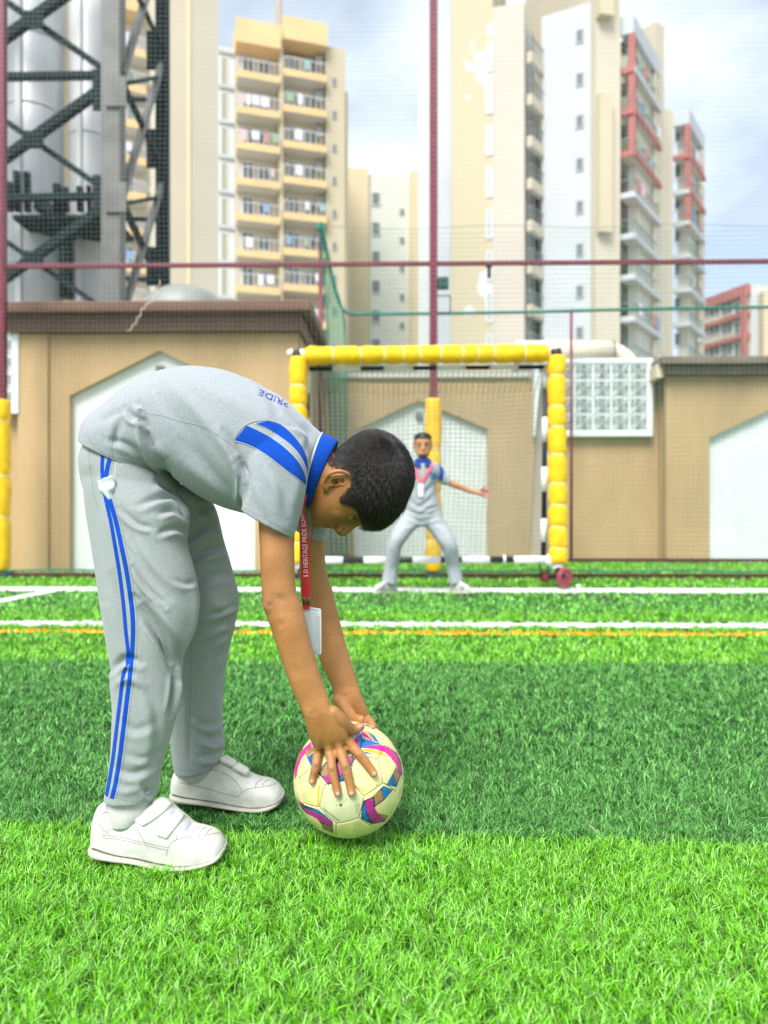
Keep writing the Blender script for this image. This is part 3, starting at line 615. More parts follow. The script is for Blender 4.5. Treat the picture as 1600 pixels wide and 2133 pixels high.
# ================================================================ TOWERS BEYOND THE WALLS
def Wp(px, D): return np.array([(px-CX)/F*D, D])
class Face:
    """a facade between two plan points given as (pixel column, distance)"""
    def __init__(s, a, b):
        s.A = Wp(*a); s.B = Wp(*b); d = s.B-s.A; s.L = np.hypot(*d); s.d = d/s.L; s.n = np.array([s.d[1], -s.d[0]])
        if s.n @ (-s.A) < 0: s.n = -s.n
    def u(s, px):
        k = (px-CX)/F; return (k*s.A[1]-s.A[0])/(s.d[0]-k*s.d[1])
    def dist(s, px): return s.A[1]+s.d[1]*s.u(px)
    def z(s, px, py): return CAMZ-(py-CY)/F*s.dist(px)
    def pt(s, u, n, z): q = s.A+s.d*u+s.n*n; return (q[0], q[1], z)
    def ubox(s, mb, u0, u1, z0, z1, n0, n1):
        V = [s.pt(u, n, z) for u in (u0, u1) for n in (n0, n1) for z in (z0, z1)]
        mb.add(V, [(0, 1, 3, 2), (4, 6, 7, 5), (0, 4, 5, 1), (2, 3, 7, 6), (0, 2, 6, 4), (1, 5, 7, 3)]); return mb
    def box(s, mb, p0, p1, y0, y1, n0, n1):
        m = (p0+p1)/2; return s.ubox(mb, s.u(p0), s.u(p1), s.z(m, y1), s.z(m, y0), n0, n1)
_wm = {}
def wins(face, lst, parent, mf, mg, dep=0.07):
    """windows: list of (px0, px1, py0, py1): frame proud of the wall with a pane behind it"""
    rz = math.atan2(face.d[1], face.d[0]); sg = 1 if (np.array([-face.d[1], face.d[0]]) @ face.n) > 0 else -1
    for p0, p1, y0, y1 in lst:
        m = (p0+p1)/2; u0, u1 = face.u(p0), face.u(p1); z0, z1 = face.z(m, y1), face.z(m, y0); w_, h_ = u1-u0, z1-z0
        key = (round(w_, 1), round(h_, 1), mf.name, mg.name, sg)
        if key not in _wm:
            f = 0.10; b = MB(); y0_, y1_ = sorted((-0.02*sg, dep*sg))
            for q in ((0, w_, 0, f), (0, w_, h_-f, h_), (0, f, f, h_-f), (w_-f, w_, f, h_-f)): b.box(q[0], q[1], y0_, y1_, q[2], q[3])
            if w_ > 1.0: b.box(w_/2-.04, w_/2+.04, y0_, y1_, f, h_-f)
            a = me_from('window', b.V, b.F); a.materials.append(mf)
            c = MB().box(f*.5, w_-f*.5, *sorted((-.01*sg, .025*sg)), f*.5, h_-f*.5); c2 = me_from('pane', c.V, c.F); c2.materials.append(mg); _wm[key] = (a, c2)
        a, c2 = _wm[key]; o = link(a, 'window', parent, face.pt(u0, 0.003, z0), rz); link(c2, 'pane', o)
GLS = mat('dark_glass', (0.16, 0.18, 0.19), 0.15, spec=0.6, var=.3, vscale=.5); GLP = mat('pale_glass', (0.42, 0.47, 0.50), 0.25)
WF = mat('white_frame', (0.70, 0.70, 0.68), 0.6); DFm = mat('grey_frame', (0.35, 0.37, 0.36), 0.6)
C_CREAM = mat('cream_wall', (0.55, 0.50, 0.39), 0.9, var=0.05, vscale=.15); C_YEL = mat('pale_yellow_wall', (0.56, 0.49, 0.34), 0.9, var=0.05, vscale=.12)
C_WHITE = mat('white_wall', (0.50, 0.53, 0.55), 0.9, var=0.06, vscale=.2); C_ORG = mat('orange_band', (0.74, 0.52, 0.26), 0.9, var=.08, vscale=.5)
C_PEEL = mat('peeling_wall', (0.55, 0.48, 0.33), 0.9, var=0.02, vscale=.13, c2=(0.62, 0.62, 0.61), vpos=(0.54, 0.555), detail=5)
C_PINK = mat('pinkish_cream_wall', (0.54, 0.49, 0.42), 0.9, var=0.05, vscale=.12); C_GREY = mat('light_grey_wall', (0.60, 0.62, 0.60), 0.9, var=.06, vscale=.2)
C_RED = mat('red_frame', (0.42, 0.14, 0.13), 0.8, var=.1, vscale=.5); C_OLV = mat('lightened_recess_wall', (0.60, 0.58, 0.50), 0.9); RAILM = mat('grey_rail', (0.22, 0.25, 0.27), 0.6)  # C_OLV: set-back walls and slabs coloured paler to lighten their shade
RAILW = mat('pale_rail', (0.62, 0.65, 0.68), 0.6)
CLO = [mat('cloth_'+n, c, .9) for n, c in (('red', (.5, .22, .2)), ('blue', (.25, .35, .55)), ('white', (.7, .7, .74)), ('pink', (.68, .48, .48)), ('green', (.3, .4, .28)), ('teal', (.28, .45, .44)))]
def block(name, m, parent, plan, ztop, z0=-0.3):
    return MB().prism(plan, z0, ztop).ob(name, m, parent)
def back_plan(f, depth, n0=0.0):         # footprint behind a facade
    A = f.A+f.n*n0; B = f.B+f.n*n0; return [tuple(A), tuple(B), tuple(B-f.n*depth), tuple(A-f.n*depth)]
rgl = random.Random(5)
def balconies(face, p0, p1, ys, parent, depth=1.3, band=14, fascia=C_ORG, rail=RAILW, slope=0, clothes=True):
    """ys: pixel rows of the slab top at the column's left side"""
    u0, u1 = face.u(p0), face.u(p1); pm = (p0+p1)/2
    for y in ys:
        zt = face.z(p0, y); th = band/F*face.dist(p0)
        bal = face.ubox(MB(), u0, u1, zt-th, zt, 0.002, depth).ob('balcony', fascia, parent)
        face.ubox(MB(), u0+.06, u1-.06, zt-th-.02, zt-th+.005, 0.01, depth-.06).ob('soffit', C_GREY, bal)
        b = MB(); face.ubox(b, u0, u1, zt+.92, zt+.98, depth-.06, depth); nb = 9
        for i in range(nb): uu = u0+.03+(u1-u0-.06)*i/(nb-1); face.ubox(b, uu-.02, uu+.02, zt, zt+.92, depth-.05, depth-.01)
        face.ubox(b, u0, u0+.04, zt+.92, zt+.98, 0, depth-.06); face.ubox(b, u1-.04, u1, zt+.92, zt+.98, 0, depth-.06)
        b.ob('railing', rail, bal)
        if clothes:
            a = u0+.2
            while a < u1-.5:
                wd = rgl.uniform(.25, .7)
                if rgl.random() < .36: face.ubox(MB(), a, a+wd, zt+.95-rgl.uniform(.5, .85), zt+1.02, depth+.01, depth+.04).ob('washing', rgl.choice(CLO+[CLO[2]]*3), bal)
                a += wd+rgl.uniform(.05, .4)
def rear_wall(face, p0, p1, y0, y1, m, parent, n0, n1, name='wall_panel'):
    return face.box(MB(), p0, p1, y0, y1, n0, n1).ob(name, m, parent)
# --- apartment tower with orange balconies
fa = Face((455, 59.4), (722, 62.5))
ta = empty('apartment_tower', 'cream apartment tower with two columns of orange edged balconies, left of the tall maroon post', 'building')
z_ = lambda px, py, f=fa: f.z(px, py)
block('wall', C_CREAM, ta, back_plan(Face((490, fa.dist(490)), (675, fa.dist(675))), 14), z_(580, 112))
f2 = Face((675, fa.dist(675)), (714, fa.dist(714))); block('wall', C_YEL, ta, [tuple(f2.A+f2.n*.9), tuple(f2.B+f2.n*.9), tuple(f2.B-f2.n*12), tuple(f2.A-f2.n*12)], z_(690, 112))
f3 = Face((714.2, fa.dist(714.2)), (722, fa.dist(722))); block('wall', C_YEL, ta, [tuple(f3.A+f3.n*.6), tuple(f3.B+f3.n*.6), tuple(f3.B-f3.n*10), tuple(f3.A-f3.n*10)], z_(718, 200))
f4 = Face((455, fa.dist(455)), (489.8, fa.dist(489.8))); block('wall', C_GREY, ta, back_plan(f4, 10, -0.4), z_(470, 92))
f4b = Face((455, fa.dist(455)+.38), (489.8, fa.dist(489.8)+.38))
wins(f4b, [(460, 474, y, y+62) for y in range(120, 640, 73)], ta, C_GREY, mat('olive_glass', (.33, .33, .22), .4))
for y in range(112, 700, 73): rear_wall(f4b, 455, 489.8, y-7, y, C_WHITE, ta, 0.08, 0.16, 'floor_band')
ys = [166+73*k for k in range(8)]
balconies(fa, 491, 578, ys, ta, 1.5); balconies(fa, 586, 673, [y-3 for y in ys], ta, 1.5)
rear_wall(fa, 578.5, 585.5, 100, 1066, C_YEL, ta, 0.004, 1.2, 'party_wall')
for (a, b_) in ((491, 578), (586, 673)):
    wins(fa, [(a+12, a+38, y-48, y-4) for y in ys]+[(a+46, a+72, y-40, y-8) for y in ys], ta, WF, GLS)
rear_wall(fa, 489, 579, 70, 118, C_ORG, ta, -2, 1.6, 'roof_box'); rear_wall(fa, 586, 674, 66, 112, C_ORG, ta, -2, 1.6, 'roof_box')
f2w = Face((675, fa.dist(675)-.92), (714, fa.dist(714)-.92)); wins(f2w, [(692, 701, y, y+17) for y in (163, 231, 300, 368, 437, 505, 573, 640)], ta, DFm, GLS)
for a in range(7): face_ac = fa.box(MB(), 655, 668, 128+73*a, 146+73*a, .05, .7).ob('air_conditioner', DFm, ta)
o = MB().tube([(*Wp(582, 63), z_(582, 110)), (*Wp(577, 63), 70)], .32, 12).ob('antenna_mast', mat('pale_mast', (.75, .70, .70), .7), None, True); tag(o, 'pale mast rising behind the balcony tower roof', 'mast')
# --- plain cream tower at left and balcony tower behind the steel frame
tf = empty('plain_tower', 'plain windowless cream tower rising out of frame beside the steel lattice tower', 'building')
f = Face((345, 30), (396, 30.4)); block('wall', C_CREAM, tf, back_plan(f, 6), 46); f = Face((396.2, 29.9), (455, 30.5)); block('wall', C_CREAM, tf, back_plan(f, 6), 46)
f = Face((391, 29.85), (396, 29.85)); block('corner_strip', mat('peach_strip', (.78, .58, .36), .9), tf, back_plan(f, .5), 46)
tg = empty('balcony_tower', 'cream and orange balcony tower seen through the dark steel lattice', 'building')
fg = Face((225, 58), (352, 60)); block('wall', C_CREAM, tg, back_plan(fg, 12), fg.z(300, -40))
balconies(fg, 250, 300, [115+74*k for k in range(8)], tg, 1.5, 16); balconies(fg, 306, 345, [105+74*k for k in range(8)], tg, 1.0, 8, C_CREAM)
wins(fg, [(262, 280, 70+74*k, 108+74*k) for k in range(8)], tg, WF, GLS); rear_wall(fg, 252, 300, 12, 48, C_ORG, tg, -1, 1.6, 'roof_box')
tl = empty('far_left_block', 'cream block with yellow bands glimpsed at the left edge behind the silver stacks', 'building')
f = Face((-140, 62), (130, 62)); block('wall', C_CREAM, tl, back_plan(f, 10), 60)
for k in range(9): rear_wall(f, -120, 60, 30+74*k, 44+74*k, C_ORG, tl, .01, .8, 'floor_band')
# --- low stepped block between
te = empty('stepped_block', 'lower cream, orange and white block between the balcony tower and the maroon post', 'building')
fe = Face((722, 76), (900, 77))
block('wall', mat('peach_wall', (.70, .58, .38), .9, var=.04, vscale=.2), te, back_plan(Face((724, 76), (768, 76.2)), 12), fe.z(745, 350))
block('wall', mat('mint_white_wall', (.66, .68, .61), .9, var=.05, vscale=.2), te, back_plan(Face((768.3, 76.6), (856, 77)), 12), fe.z(810, 362))
block('wall', MATS['peach_wall'], te, back_plan(Face((856.3, 76.2), (896, 76.6)), 12), fe.z(875, 360))
few = Face((768.3, 76.55), (856, 76.95)); wins(few, [(774, 792, y, y+28) for y in (400, 462, 522, 583, 645, 705)], te, WF, GLS); wins(few, [(833, 842, y, y+12) for y in (435, 494, 553, 613, 672)], te, DFm, GLS)
o = fe.box(MB(), 884, 893, 318, 362, -3, -1.5).ob('roof_tank_stand', C_RED, te)
# --- tall peeling tower right of the post
tb = empty('peeling_tower', 'tall cream and white tower with peeling paint right of the maroon post', 'building')
fb = Face((905, 51.6), (1092, 50.0))
block('wall', C_WHITE, tb, back_plan(Face((905, fb.dist(905)+.3), (940, fb.dist(940)+.3)), 12), 48)
block('wall', C_PEEL, tb, back_plan(Face((940.3, fb.dist(940)), (1026, fb.dist(1026))), 12), 44)
block('wall', C_PINK, tb, back_plan(Face((1026.2, fb.dist(1026)+.02), (1092, 50.02)), 12), fb.z(1060, 9))
wins(fb, [(1013, 1026, y, y+62) for y in range(88, 700, 87)], tb, WF, GLP)
fs = Face((1092.3, 50.1), (1140, 53.0)); block('wall', C_GREY, tb, back_plan(fs, 8, -1.0), fs.z(1110, 25))
for k in range(9):
    y = 58+87.5*k
    balconies(fs, 1097, 1138, [y+52], tb, 0.4, 22, C_CREAM, RAILM, clothes=False)
    fs.box(MB(), 1096, 1118, y+12, y+44, -.99, -.9).ob('opening', GLS, tb)
fw = Face((1128, 51.75), (1241, 50.05)); block('wall', C_WHITE, tb, back_plan(fw, 12), fw.z(1185, 18))
wins(fw, [(1200, 1216, y, y+28) for y in (62, 152, 240, 329, 418, 507, 594, 680)], tb, DFm, GLS)
fp = Face((1241.2, 49.5), (1292, 49.9)); block('wall', C_CREAM, tb, back_plan(fp, 12), 44)
rear_wall(fp, 1242, 1268, 202, 488, C_YEL, tb, .02, .5, 'wall_panel'); rear_wall(fp, 1241, 1270, -40, 42, C_YEL, tb, .02, .6, 'wall_panel')
def corner_block(root, xl, xc, xr, Dl, Dc, Dr, ytop, ys, cols, red_until, pil):
    f1 = Face((xl, Dl), (xc, Dc)); f2 = Face((xc, Dc), (xr, Dr)); A, B, C = f1.A, f2.A, f2.B; bk = A+(C-B)*1.0
    zt = f2.z(xc, ytop); core = [tuple(A+(C-B)*.25-f1.n*0), tuple(B+(C-B)*.28+(A-B)*.38), tuple(C+(A-B)*.45), tuple(bk)]
    MB().prism(core, -.3, zt-.6).ob('wall', C_OLV, root)
    MB().prism([tuple(A), tuple(B), tuple(C), tuple(bk)], zt-1.3, zt).ob('roof_slab', C_WHITE, root)
    ax = Dc/F
    for i, y in enumerate(ys):
        z = f2.z(xc, y); m1, m2 = cols[i]
        sl = MB().prism([tuple(A), tuple(B), tuple(C), tuple(bk)], z-.22, z-.02).ob('floor_slab', C_OLV, root)
        f1.ubox(MB(), 0, f1.L, z-.28, z+.10, 0.003, .12).ob('slab_edge', m1, sl); f2.ubox(MB(), 0, f2.L, z-.28, z+.12, 0.003, .12).ob('slab_edge', m2, sl)
        b = MB()
        f2.ubox(b, .1, f2.L-.1, z+1.0, z+1.06, -.06, 0)
        for q in np.arange(.15, f2.L-.1, .32): f2.ubox(b, q, q+.04, z+.1, z+1.0, -.05, -.02)
        f1.ubox(b, .05, f1.L-.05, z+1.0, z+1.06, -.06, 0)
        b.ob('railing', RAILM, sl)
        fi = Face((xl+1, Dl+1.6), (xc, Dc+1.6)); fi.box(MB(), xl+4, xl+15, y-48, y-26, 0, .5).ob('window', GLS, root)
        f2.ubox(MB(), f2.L*.80, f2.L-.02, z+.12, z+2.3, -.6, -.01).ob('end_panel', C_CREAM, sl)
        if rgl.random() < .7:
            for _ in range(3): q = rgl.uniform(.2, f2.L-1.2); f2.ubox(MB(), q, q+rgl.uniform(.4, .9), z+.3, z+1.15, .13, .17).ob('washing', rgl.choice(CLO), sl)
    f2.ubox(MB(), -.02, .32, f2.z(xc, red_until), zt-1.3, -.35, .06).ob('corner_column', C_RED, root)
    return f1, f2
wR, rR = (C_WHITE, C_WHITE), (C_RED, C_RED)
corner_block(tb, 1292, 1320, 1376, 50.4, 50.0, 55.3, 28, [141, 228, 315, 402, 488, 574, 661, 748], [(C_RED, C_WHITE), rR, rR, wR, wR, wR, wR, wR], 318, None)
block('wall', C_CREAM, tb, back_plan(Face((1366, 55.5), (1384, 56.2)), 6), Face((1366, 55.5), (1384, 56.2)).z(1375, 50))
tc_ = empty('red_column_tower', 'narrower cream tower with red corner column behind the tall peeling tower', 'building')
fq = Face((1380, 60), (1402, 60.3)); block('wall', C_CREAM, tc_, back_plan(fq, 8), fq.z(1390, 228))
corner_block(tc_, 1402, 1436, 1468, 61.5, 61, 65.5, 225, [322, 396, 462, 530, 600, 672, 745], [rR, (C_WHITE, C_RED), wR, wR, wR, wR, wR], 470, None)
td = empty('red_frame_block', 'low block with red frame and red floor bands at the right edge', 'building')
fd = Face((1462, 76), (1564, 70)); block('wall', C_OLV, td, back_plan(fd, 10), fd.z(1515, 610))
for y0, y1 in ((600, 622), (655, 664), (700, 709)):
    za, zb_ = fd.z(1540, y1), fd.z(1540, y0); fd.ubox(MB(), 0, fd.L, za, zb_, .01, .5).ob('floor_band', C_RED, td)
fd.box(MB(), 1556, 1566, 598, 760, .51, .8).ob('corner_column', C_RED, td)
wins(fd, [(a, a+22, y, y+30) for a in (1478, 1504, 1530) for y in (628, 668, 713)], td, WF, GLS)
f = Face((1566.5, 70), (1590, 70)); block('wall', C_WHITE, td, back_plan(f, 10), f.z(1575, 602)); f = Face((1590.3, 69), (1700, 69)); block('wall', C_YEL, td, back_plan(f, 10), f.z(1640, 606))
# ================================================================ STEEL LATTICE TOWER + STACKS
STL = mat('dark_steel', (0.006, 0.020, 0.022), 0.7, spec=.15, var=.3, vscale=3); STG = mat('grey_steel', (0.13, 0.13, 0.12), 0.55, var=.25, vscale=2)
st = empty('lattice_tower', 'dark steel lattice tower with crossed braces round the silver stacks', 'steel tower')
DS = 15.0
def S3(px, py, D=DS): return P(px, py, D)
def beam(a, b, w_, name, m, par=st, dpt=None):
    a, b = np.asarray(a, float), np.asarray(b, float); d = (b-a)/np.linalg.norm(b-a); u = np.cross(d, [0, 1.0, 0]); u /= np.linalg.norm(u); v = np.cross(d, u); h = w_/2; k = (dpt or w_)/2
    V = [p+u*s*h+v*t_*k for p in (a, b) for s, t_ in ((-1, -1), (1, -1), (1, 1), (-1, 1))]
    return mob(name, V, [(0, 1, 2, 3), (7, 6, 5, 4), (0, 4, 5, 1), (1, 5, 6, 2), (2, 6, 7, 3), (3, 7, 4, 0)], m, par)
pxm = DS/F
def zq(py): return CAMZ-(py-CY)/F*DS
beam((*Wp(238, DS), 0), (*Wp(236, DS), 14), 38*pxm, 'column', STG); beam((*Wp(-102, DS), 0), (*Wp(-102, DS), 14), 34*pxm, 'column', STG)
beam((*Wp(341, DS+3.6), 0), (*Wp(338, DS+3.6), 17), 24*pxm*1.22, 'column', STL); beam((*Wp(-120, DS+3.6), 0), (*Wp(-120, DS+3.6), 17), 34*pxm, 'column', STL)
for y in (-65, 160, 412, 662): beam(S3(-100, y+2), S3(232, y-3), 13*pxm, 'horizontal_beam', STL)
for yc in (40-250, 40, 290, 540):
    c = S3(68, yc); beam(S3(-100, yc+118), S3(232, yc-118), 17*pxm, 'brace', STL); beam(S3(-100, yc-115, DS+.2), S3(232, yc+115, DS+.2), 11*pxm, 'brace', STL)
    beam(S3(50, yc, DS-.05), S3(90, yc+2, DS-.05), 34*pxm, 'gusset_plate', STG if yc > 600 else STL, dpt=.06)
for y in (-60, 190, 410): beam(S3(216, y-45, DS-.1), S3(216, y+40, DS-.1), 44*pxm, 'gusset_plate', STL, dpt=.05); beam(S3(242, y-30, DS-.22), S3(242, y+32, DS-.22), 42*pxm, 'splice_plate', STG, dpt=.05)
for yc in (30-250, 30, 280, 530):   # side face braces
    a, b_ = S3(256, yc-105), P(338, yc-150, DS+3.6); c, d = S3(256, yc+125), P(338, yc+70, DS+3.6)
    beam(a, d, 12*pxm, 'brace', STL); beam(c, b_, 13*pxm, 'brace', STG); beam(a, P(338, yc-120, DS+3.6), 9*pxm, 'brace', STL)
for yc in (-60, 185, 435, 560): beam(P(262, yc+20, DS+1.8), P(345, yc+25, DS+3.7), 9*pxm, 'horizontal_beam', STL)
for yc in (95, 300, 545): beam(P(318, yc-30, DS+3.5), P(318, yc+50, DS+3.5), 30*pxm, 'gusset_plate', STL, dpt=.06)
for s in (-1, 1):
    for k in range(0): beam(P(285+8*s, -60+120*k, DS+3.0), P(318, 40+120*k, DS+3.4), 5*pxm, 'brace', STL)
b = MB(); b.bbox(Wp(10, DS)[0], Wp(225, DS)[0], DS+.3, DS+1.6, zq(445), zq(434), .02); b.ob('platform', STL, st)
for i, (px_, y0, y1, r_) in enumerate(((22, 380, 440, .035), (37, 358, 440, .045), (58, 360, 440, .045), (120, 385, 440, .05), (137, 392, 440, .05), (168, 390, 440, .045), (187, 388, 440, .03), (200, 395, 440, .03))):
    MB().tube([P(px_, y1, DS+.4), P(px_-2, y0, DS+.4)], r_*1.8, 8).ob('stub_pipe', STL, st, True)
MB().tube(crom([P(80, 425, DS+.6), P(110, 445, DS+.6), P(135, 475, DS+.6), P(140, 620, DS+.6)], 5), .16, 10).ob('duct', STL, st, True)
SIL = mat('silver_cladding', (0.50, 0.52, 0.53), 0.5, metal=0.25, var=.12, vscale=1.4, stretch=(3, 3, .3)); SIL2 = mat('silver_cladding_pale', (0.58, 0.59, 0.59), 0.5, metal=0.2, var=.1, vscale=1.2)
for px_, D, r_, m, lab, bands in ((72, 16.6, 57, SIL, 'wide silver clad exhaust stack, left of two inside the lattice', (95, 240, 560)), (186, 16.9, 40, SIL2, 'thinner silver clad exhaust stack, right of two inside the lattice', (290, 470))):
    q = empty('exhaust_stack', lab, 'stack', 'silver exhaust stacks', loc=(*Wp(px_, D), 0)); R_ = r_/F*D
    MB().tube([(0, 0, -.2), (0, 0, 17)], R_, 40).ob('cladding', m, q, True)
    for y in bands:
        z = CAMZ-(y-CY)/F*D; MB().tube([(0, 0, z-.04), (0, 0, z+.04)], R_*1.012, 40).ob('band', m, q, True)
    MB().bbox(-R_*.2, R_*.05, -R_-.06, -R_+.05, 0, 17, .02).ob('seam_cover', m, q)
for px0, px1, yt, yb, D, lab, m in ((262, 458, 566, 640, 14.0, 'grey rounded duct on the roof behind the brown roof edge', mat('grey_duct', (.24, .25, .23), .5, var=.2, vscale=1.5)), (1080, 1284, 702, 752, 13.2, 'long cream horizontal tank behind the goal and screen', mat('cream_tank', (.72, .66, .52), .5, var=.05, vscale=1))):
    q = empty('roof_duct', lab, 'duct'); zc = CAMZ-((yt+yb)/2-CY)/F*D; r_ = (yb-yt)/2/F*D*1.02
    xa, xb = Wp(px0, D)[0], Wp(px1, D)[0]
    if px0 > 900:
        MB().tube([(xa, D+.3, zc), (xb, D+.3, zc)], r_, 32).ob('shell', m, q, True); MB().tube([(xb, D+.3, zc), (xb+.02, D+.3, zc)], r_*1.03, 32).ob('rim', BLK, q, True)
        MB().tube(crom([(xb+.02, D+.3, zc-.02), (xb+.15, D+.3, zc-.05), (xb+.32, D+.3, zc-.22), (xb+.38, D+.3, zc-.5)], 5), r_*.8, 24).ob('elbow', m, q, True)
    else:
        V, Fs = ellipsoid(((xa+xb)/2, D+.8, zc-.35), ((xb-xa)/2, .8, r_+.32), n=20); mob('shell', V, Fs, m, q, True)
    MB().bbox(xa, xb-.3, D, D+.7, -.3, zc-r_*.8, .02).ob('support', far_ground, q)
# ================================================================ BALL GEOMETRY (needed by the hands)
BC = P(727, 1621, 1.45); BR = 0.1105
def bd(px, py, off, lo=0.0):
    """distance at which the ray of a pixel meets the ball grown by off"""
    d = np.array([(px-CX)/F, 1, -(py-CY)/F]); o = np.array([0, 0, CAMZ])-BC; a = d@d; b = 2*o@d; c = o@o-(BR+off)**2; q = b*b-4*a*c
    return (-b-math.sqrt(q))/(2*a) if q > 0 else -b/(2*a)
def chain(rows, n=12):                 # px, py, D, r
    R_ = crom(rows, 4); return tube([P(a, b, c) for a, b, c, _ in R_], R_[:, 3], n, True, True)
# ================================================================ THE BENDING BOY
DH = 1.47
SKIN = mat('skin', (0.50, 0.255, 0.105), 0.46, var=0.16, vscale=38, bump=0.45, bscale=420, spec=0.4, sss=0.03, attr='tone')
sk = []
head = [(646, 1088, 642, 1062, DH, .012, 2), (652, 1094, 648, 1040, DH, .030, 2.1), (664, 1096, 662, 1012, DH, .045, 2.2), (680, 1095, 680, 975, DH, .055, 2.2), (700, 1093, 698, 945, DH, .061, 2.2),
        (722, 1091, 722, 925, DH, .067, 2.2), (745, 1091, 745, 914, DH, .070, 2.2), (770, 1092, 768, 908, DH, .073, 2.2), (795, 1088, 792, 908, DH, .073, 2.1), (815, 1073, 815, 918, DH, .069, 2.1), (833, 1050, 834, 937, DH, .058, 2), (846, 1021, 847, 964, DH, .038, 2), (852, 1000, 852, 985, DH, .012, 2)]
sk.append(loft(head, 4, 40))
sk.append(loft([(640, 915, 625, 1030, DH, .050, 2), (680, 922, 645, 1045, DH, .050, 2), (715, 940, 672, 1062, DH, .050, 2)], 5, 28))
def HP(x, y, s=0.0): return P(x, y, DH-s)      # s = metres towards the camera from the middle of the head
def tub(rows, n=12): R_ = crom(rows, 4); return tube([HP(a, b, s) for a, b, s, _ in R_], R_[:, 3], n, True, True)
sk.append(tub([(755, 1084, 0, .0090), (744, 1088, 0, .0085), (733, 1095, 0, .0085), (723, 1102.5, 0, .0092), (714, 1109, 0, .0092), (705, 1103, 0, .008), (700, 1094, 0, .007)])); sk.append(tub([(748, 1084, 0, .009), (730, 1086, 0, .013), (712, 1090, 0, .014)]))
for s in (.0095, -.0095): sk.append(ellipsoid(HP(707, 1103, s), (.0085, .0062, .0075)))
sk.append(ellipsoid(HP(690, 1095, 0), (.0068, .021, .0070))); sk.append(ellipsoid(HP(678, 1094, 0), (.0070, .018, .0072))); sk.append(ellipsoid(HP(660, 1084, 0), (.014, .017, .0135)))
for s in (.026, -.026): sk.append(ellipsoid(HP(704, 1058, s), (.032, .026, .026))); sk.append(ellipsoid(HP(762, 1080, s*.8), (.009, .024, .0125)))
for s in (1, -1):                      # ears
    e = .0635*s
    R_ = crom([(680, 1021, e-.002*s, .0050), (675, 1011, e+.002*s, .0042), (678, 997, e+.009*s, .0036), (687, 987, e+.013*s, .0042), (701, 982, e+.015*s, .0044), (716, 983, e+.013*s, .0044), (727, 989, e+.009*s, .0040), (730, 999, e+.004*s, .0032), (724, 1009, e+.001*s, .003), (712, 1011, e+.001*s, .0026)], 5)
    sk.append(tube([HP(a, b, c) for a, b, c, _ in R_], R_[:, 3], 10, True, True))
    R_ = crom([(684, 1012, e+.002*s, .0030), (687, 1001, e+.007*s, .0028), (697, 994, e+.009*s, .0026), (712, 995, e+.007*s, .0024), (722, 999, e+.003*s, .002)], 5)
    sk.append(tube([HP(a, b, c) for a, b, c, _ in R_], R_[:, 3], 8, True, True))
    V_, F_ = loft([(676, 1000, 684, 1020, 1, .0030, 2), (690, 988, 694, 1016, 1, .0034, 2), (710, 985, 710, 1014, 1, .0034, 2), (727, 992, 724, 1008, 1, .003, 2)], 4, 16)
    c = np.array([HP(0, 0, 0)[0]]); V2 = []
    for v in V_:
        px_ = CX+F*v[0]/1.0 if False else 0
    rows = []
    for a, b, k in ((678, 1008, .004), (688, 1002, .006), (700, 1000, .0062), (714, 999, .005), (725, 1000, .003)): rows.append((a, b, k))
    for a, b, k in rows: sk.append(ellipsoid(HP(a, b, e+k*s*.55), (.0105, .0032, .0125)))
# arms
armN = [(552, 1000, 630, 990, 1.395, .034, 2), (541, 1045, 618, 1060, 1.385, .034, 2), (539, 1090, 614, 1121, 1.378, .033, 2), (541, 1134, 614, 1172, 1.372, .032, 2), (543, 1185, 614.5, 1205, 1.368, .030, 2), (545, 1228, 618, 1232, 1.365, .029, 2), (547, 1256, 627, 1256, 1.364, .030, 2), (554, 1280, 634, 1278, 1.363, .030, 2),
        (563, 1305, 640, 1300, 1.362, .029, 2), (573, 1336, 646, 1328, 1.361, .028, 2), (584, 1368, 654, 1358, 1.36, .026, 2), (604, 1426, 671, 1414, 1.357, .023, 2), (620, 1464, 683, 1446, 1.355, .0205, 2), (631, 1488, 690, 1470, 1.353, .0195, 2.2), (637, 1508, 702, 1488, 1.353, .0175, 2.4), (643, 1531, 716, 1512, 1.357, .0150, 2.6), (650, 1549, 725, 1533, 1.361, .0120, 2.4), (657, 1562, 729, 1547, 1.364, .0085, 2.0)]
sk.append(loft(armN, 4, 28))
def fing(rows, offs): return chain([(a, b, bd(a, b, o), r) for (a, b, r), o in zip(rows, offs)])
OF = (.014, .0135, .0125, .0115, .0075, .0068)
sk.append(fing([(667, 1534, .0100), (663, 1560, .0100), (660, 1580, .0088), (658, 1597, .0088), (653, 1614, .0077), (650, 1627, .0073)], OF))
sk.append(fing([(682, 1530, .0108), (686, 1561, .0108), (690, 1584, .0093), (693, 1606, .0092), (699, 1632, .0081), (703, 1652, .0077)], OF))
sk.append(fing([(698, 1526, .0112), (707, 1558, .0112), (715, 1581, .0097), (721, 1603, .0096), (728, 1630, .0084), (732, 1651, .0080)], OF))
sk.append(fing([(710, 1520, .0115), (727, 1548, .0112), (741, 1563, .0097), (754, 1577, .0095), (768, 1596, .0083), (779, 1611, .0077)], OF))
sk.append(chain([(694, 1484, 1.352, .013), (707, 1498, 1.356, .0135), (719, 1511, 1.366, .0130), (731, 1519, 1.378, .0112), (741, 1519, 1.385, .0102), (751, 1514, 1.392, .0085)]))
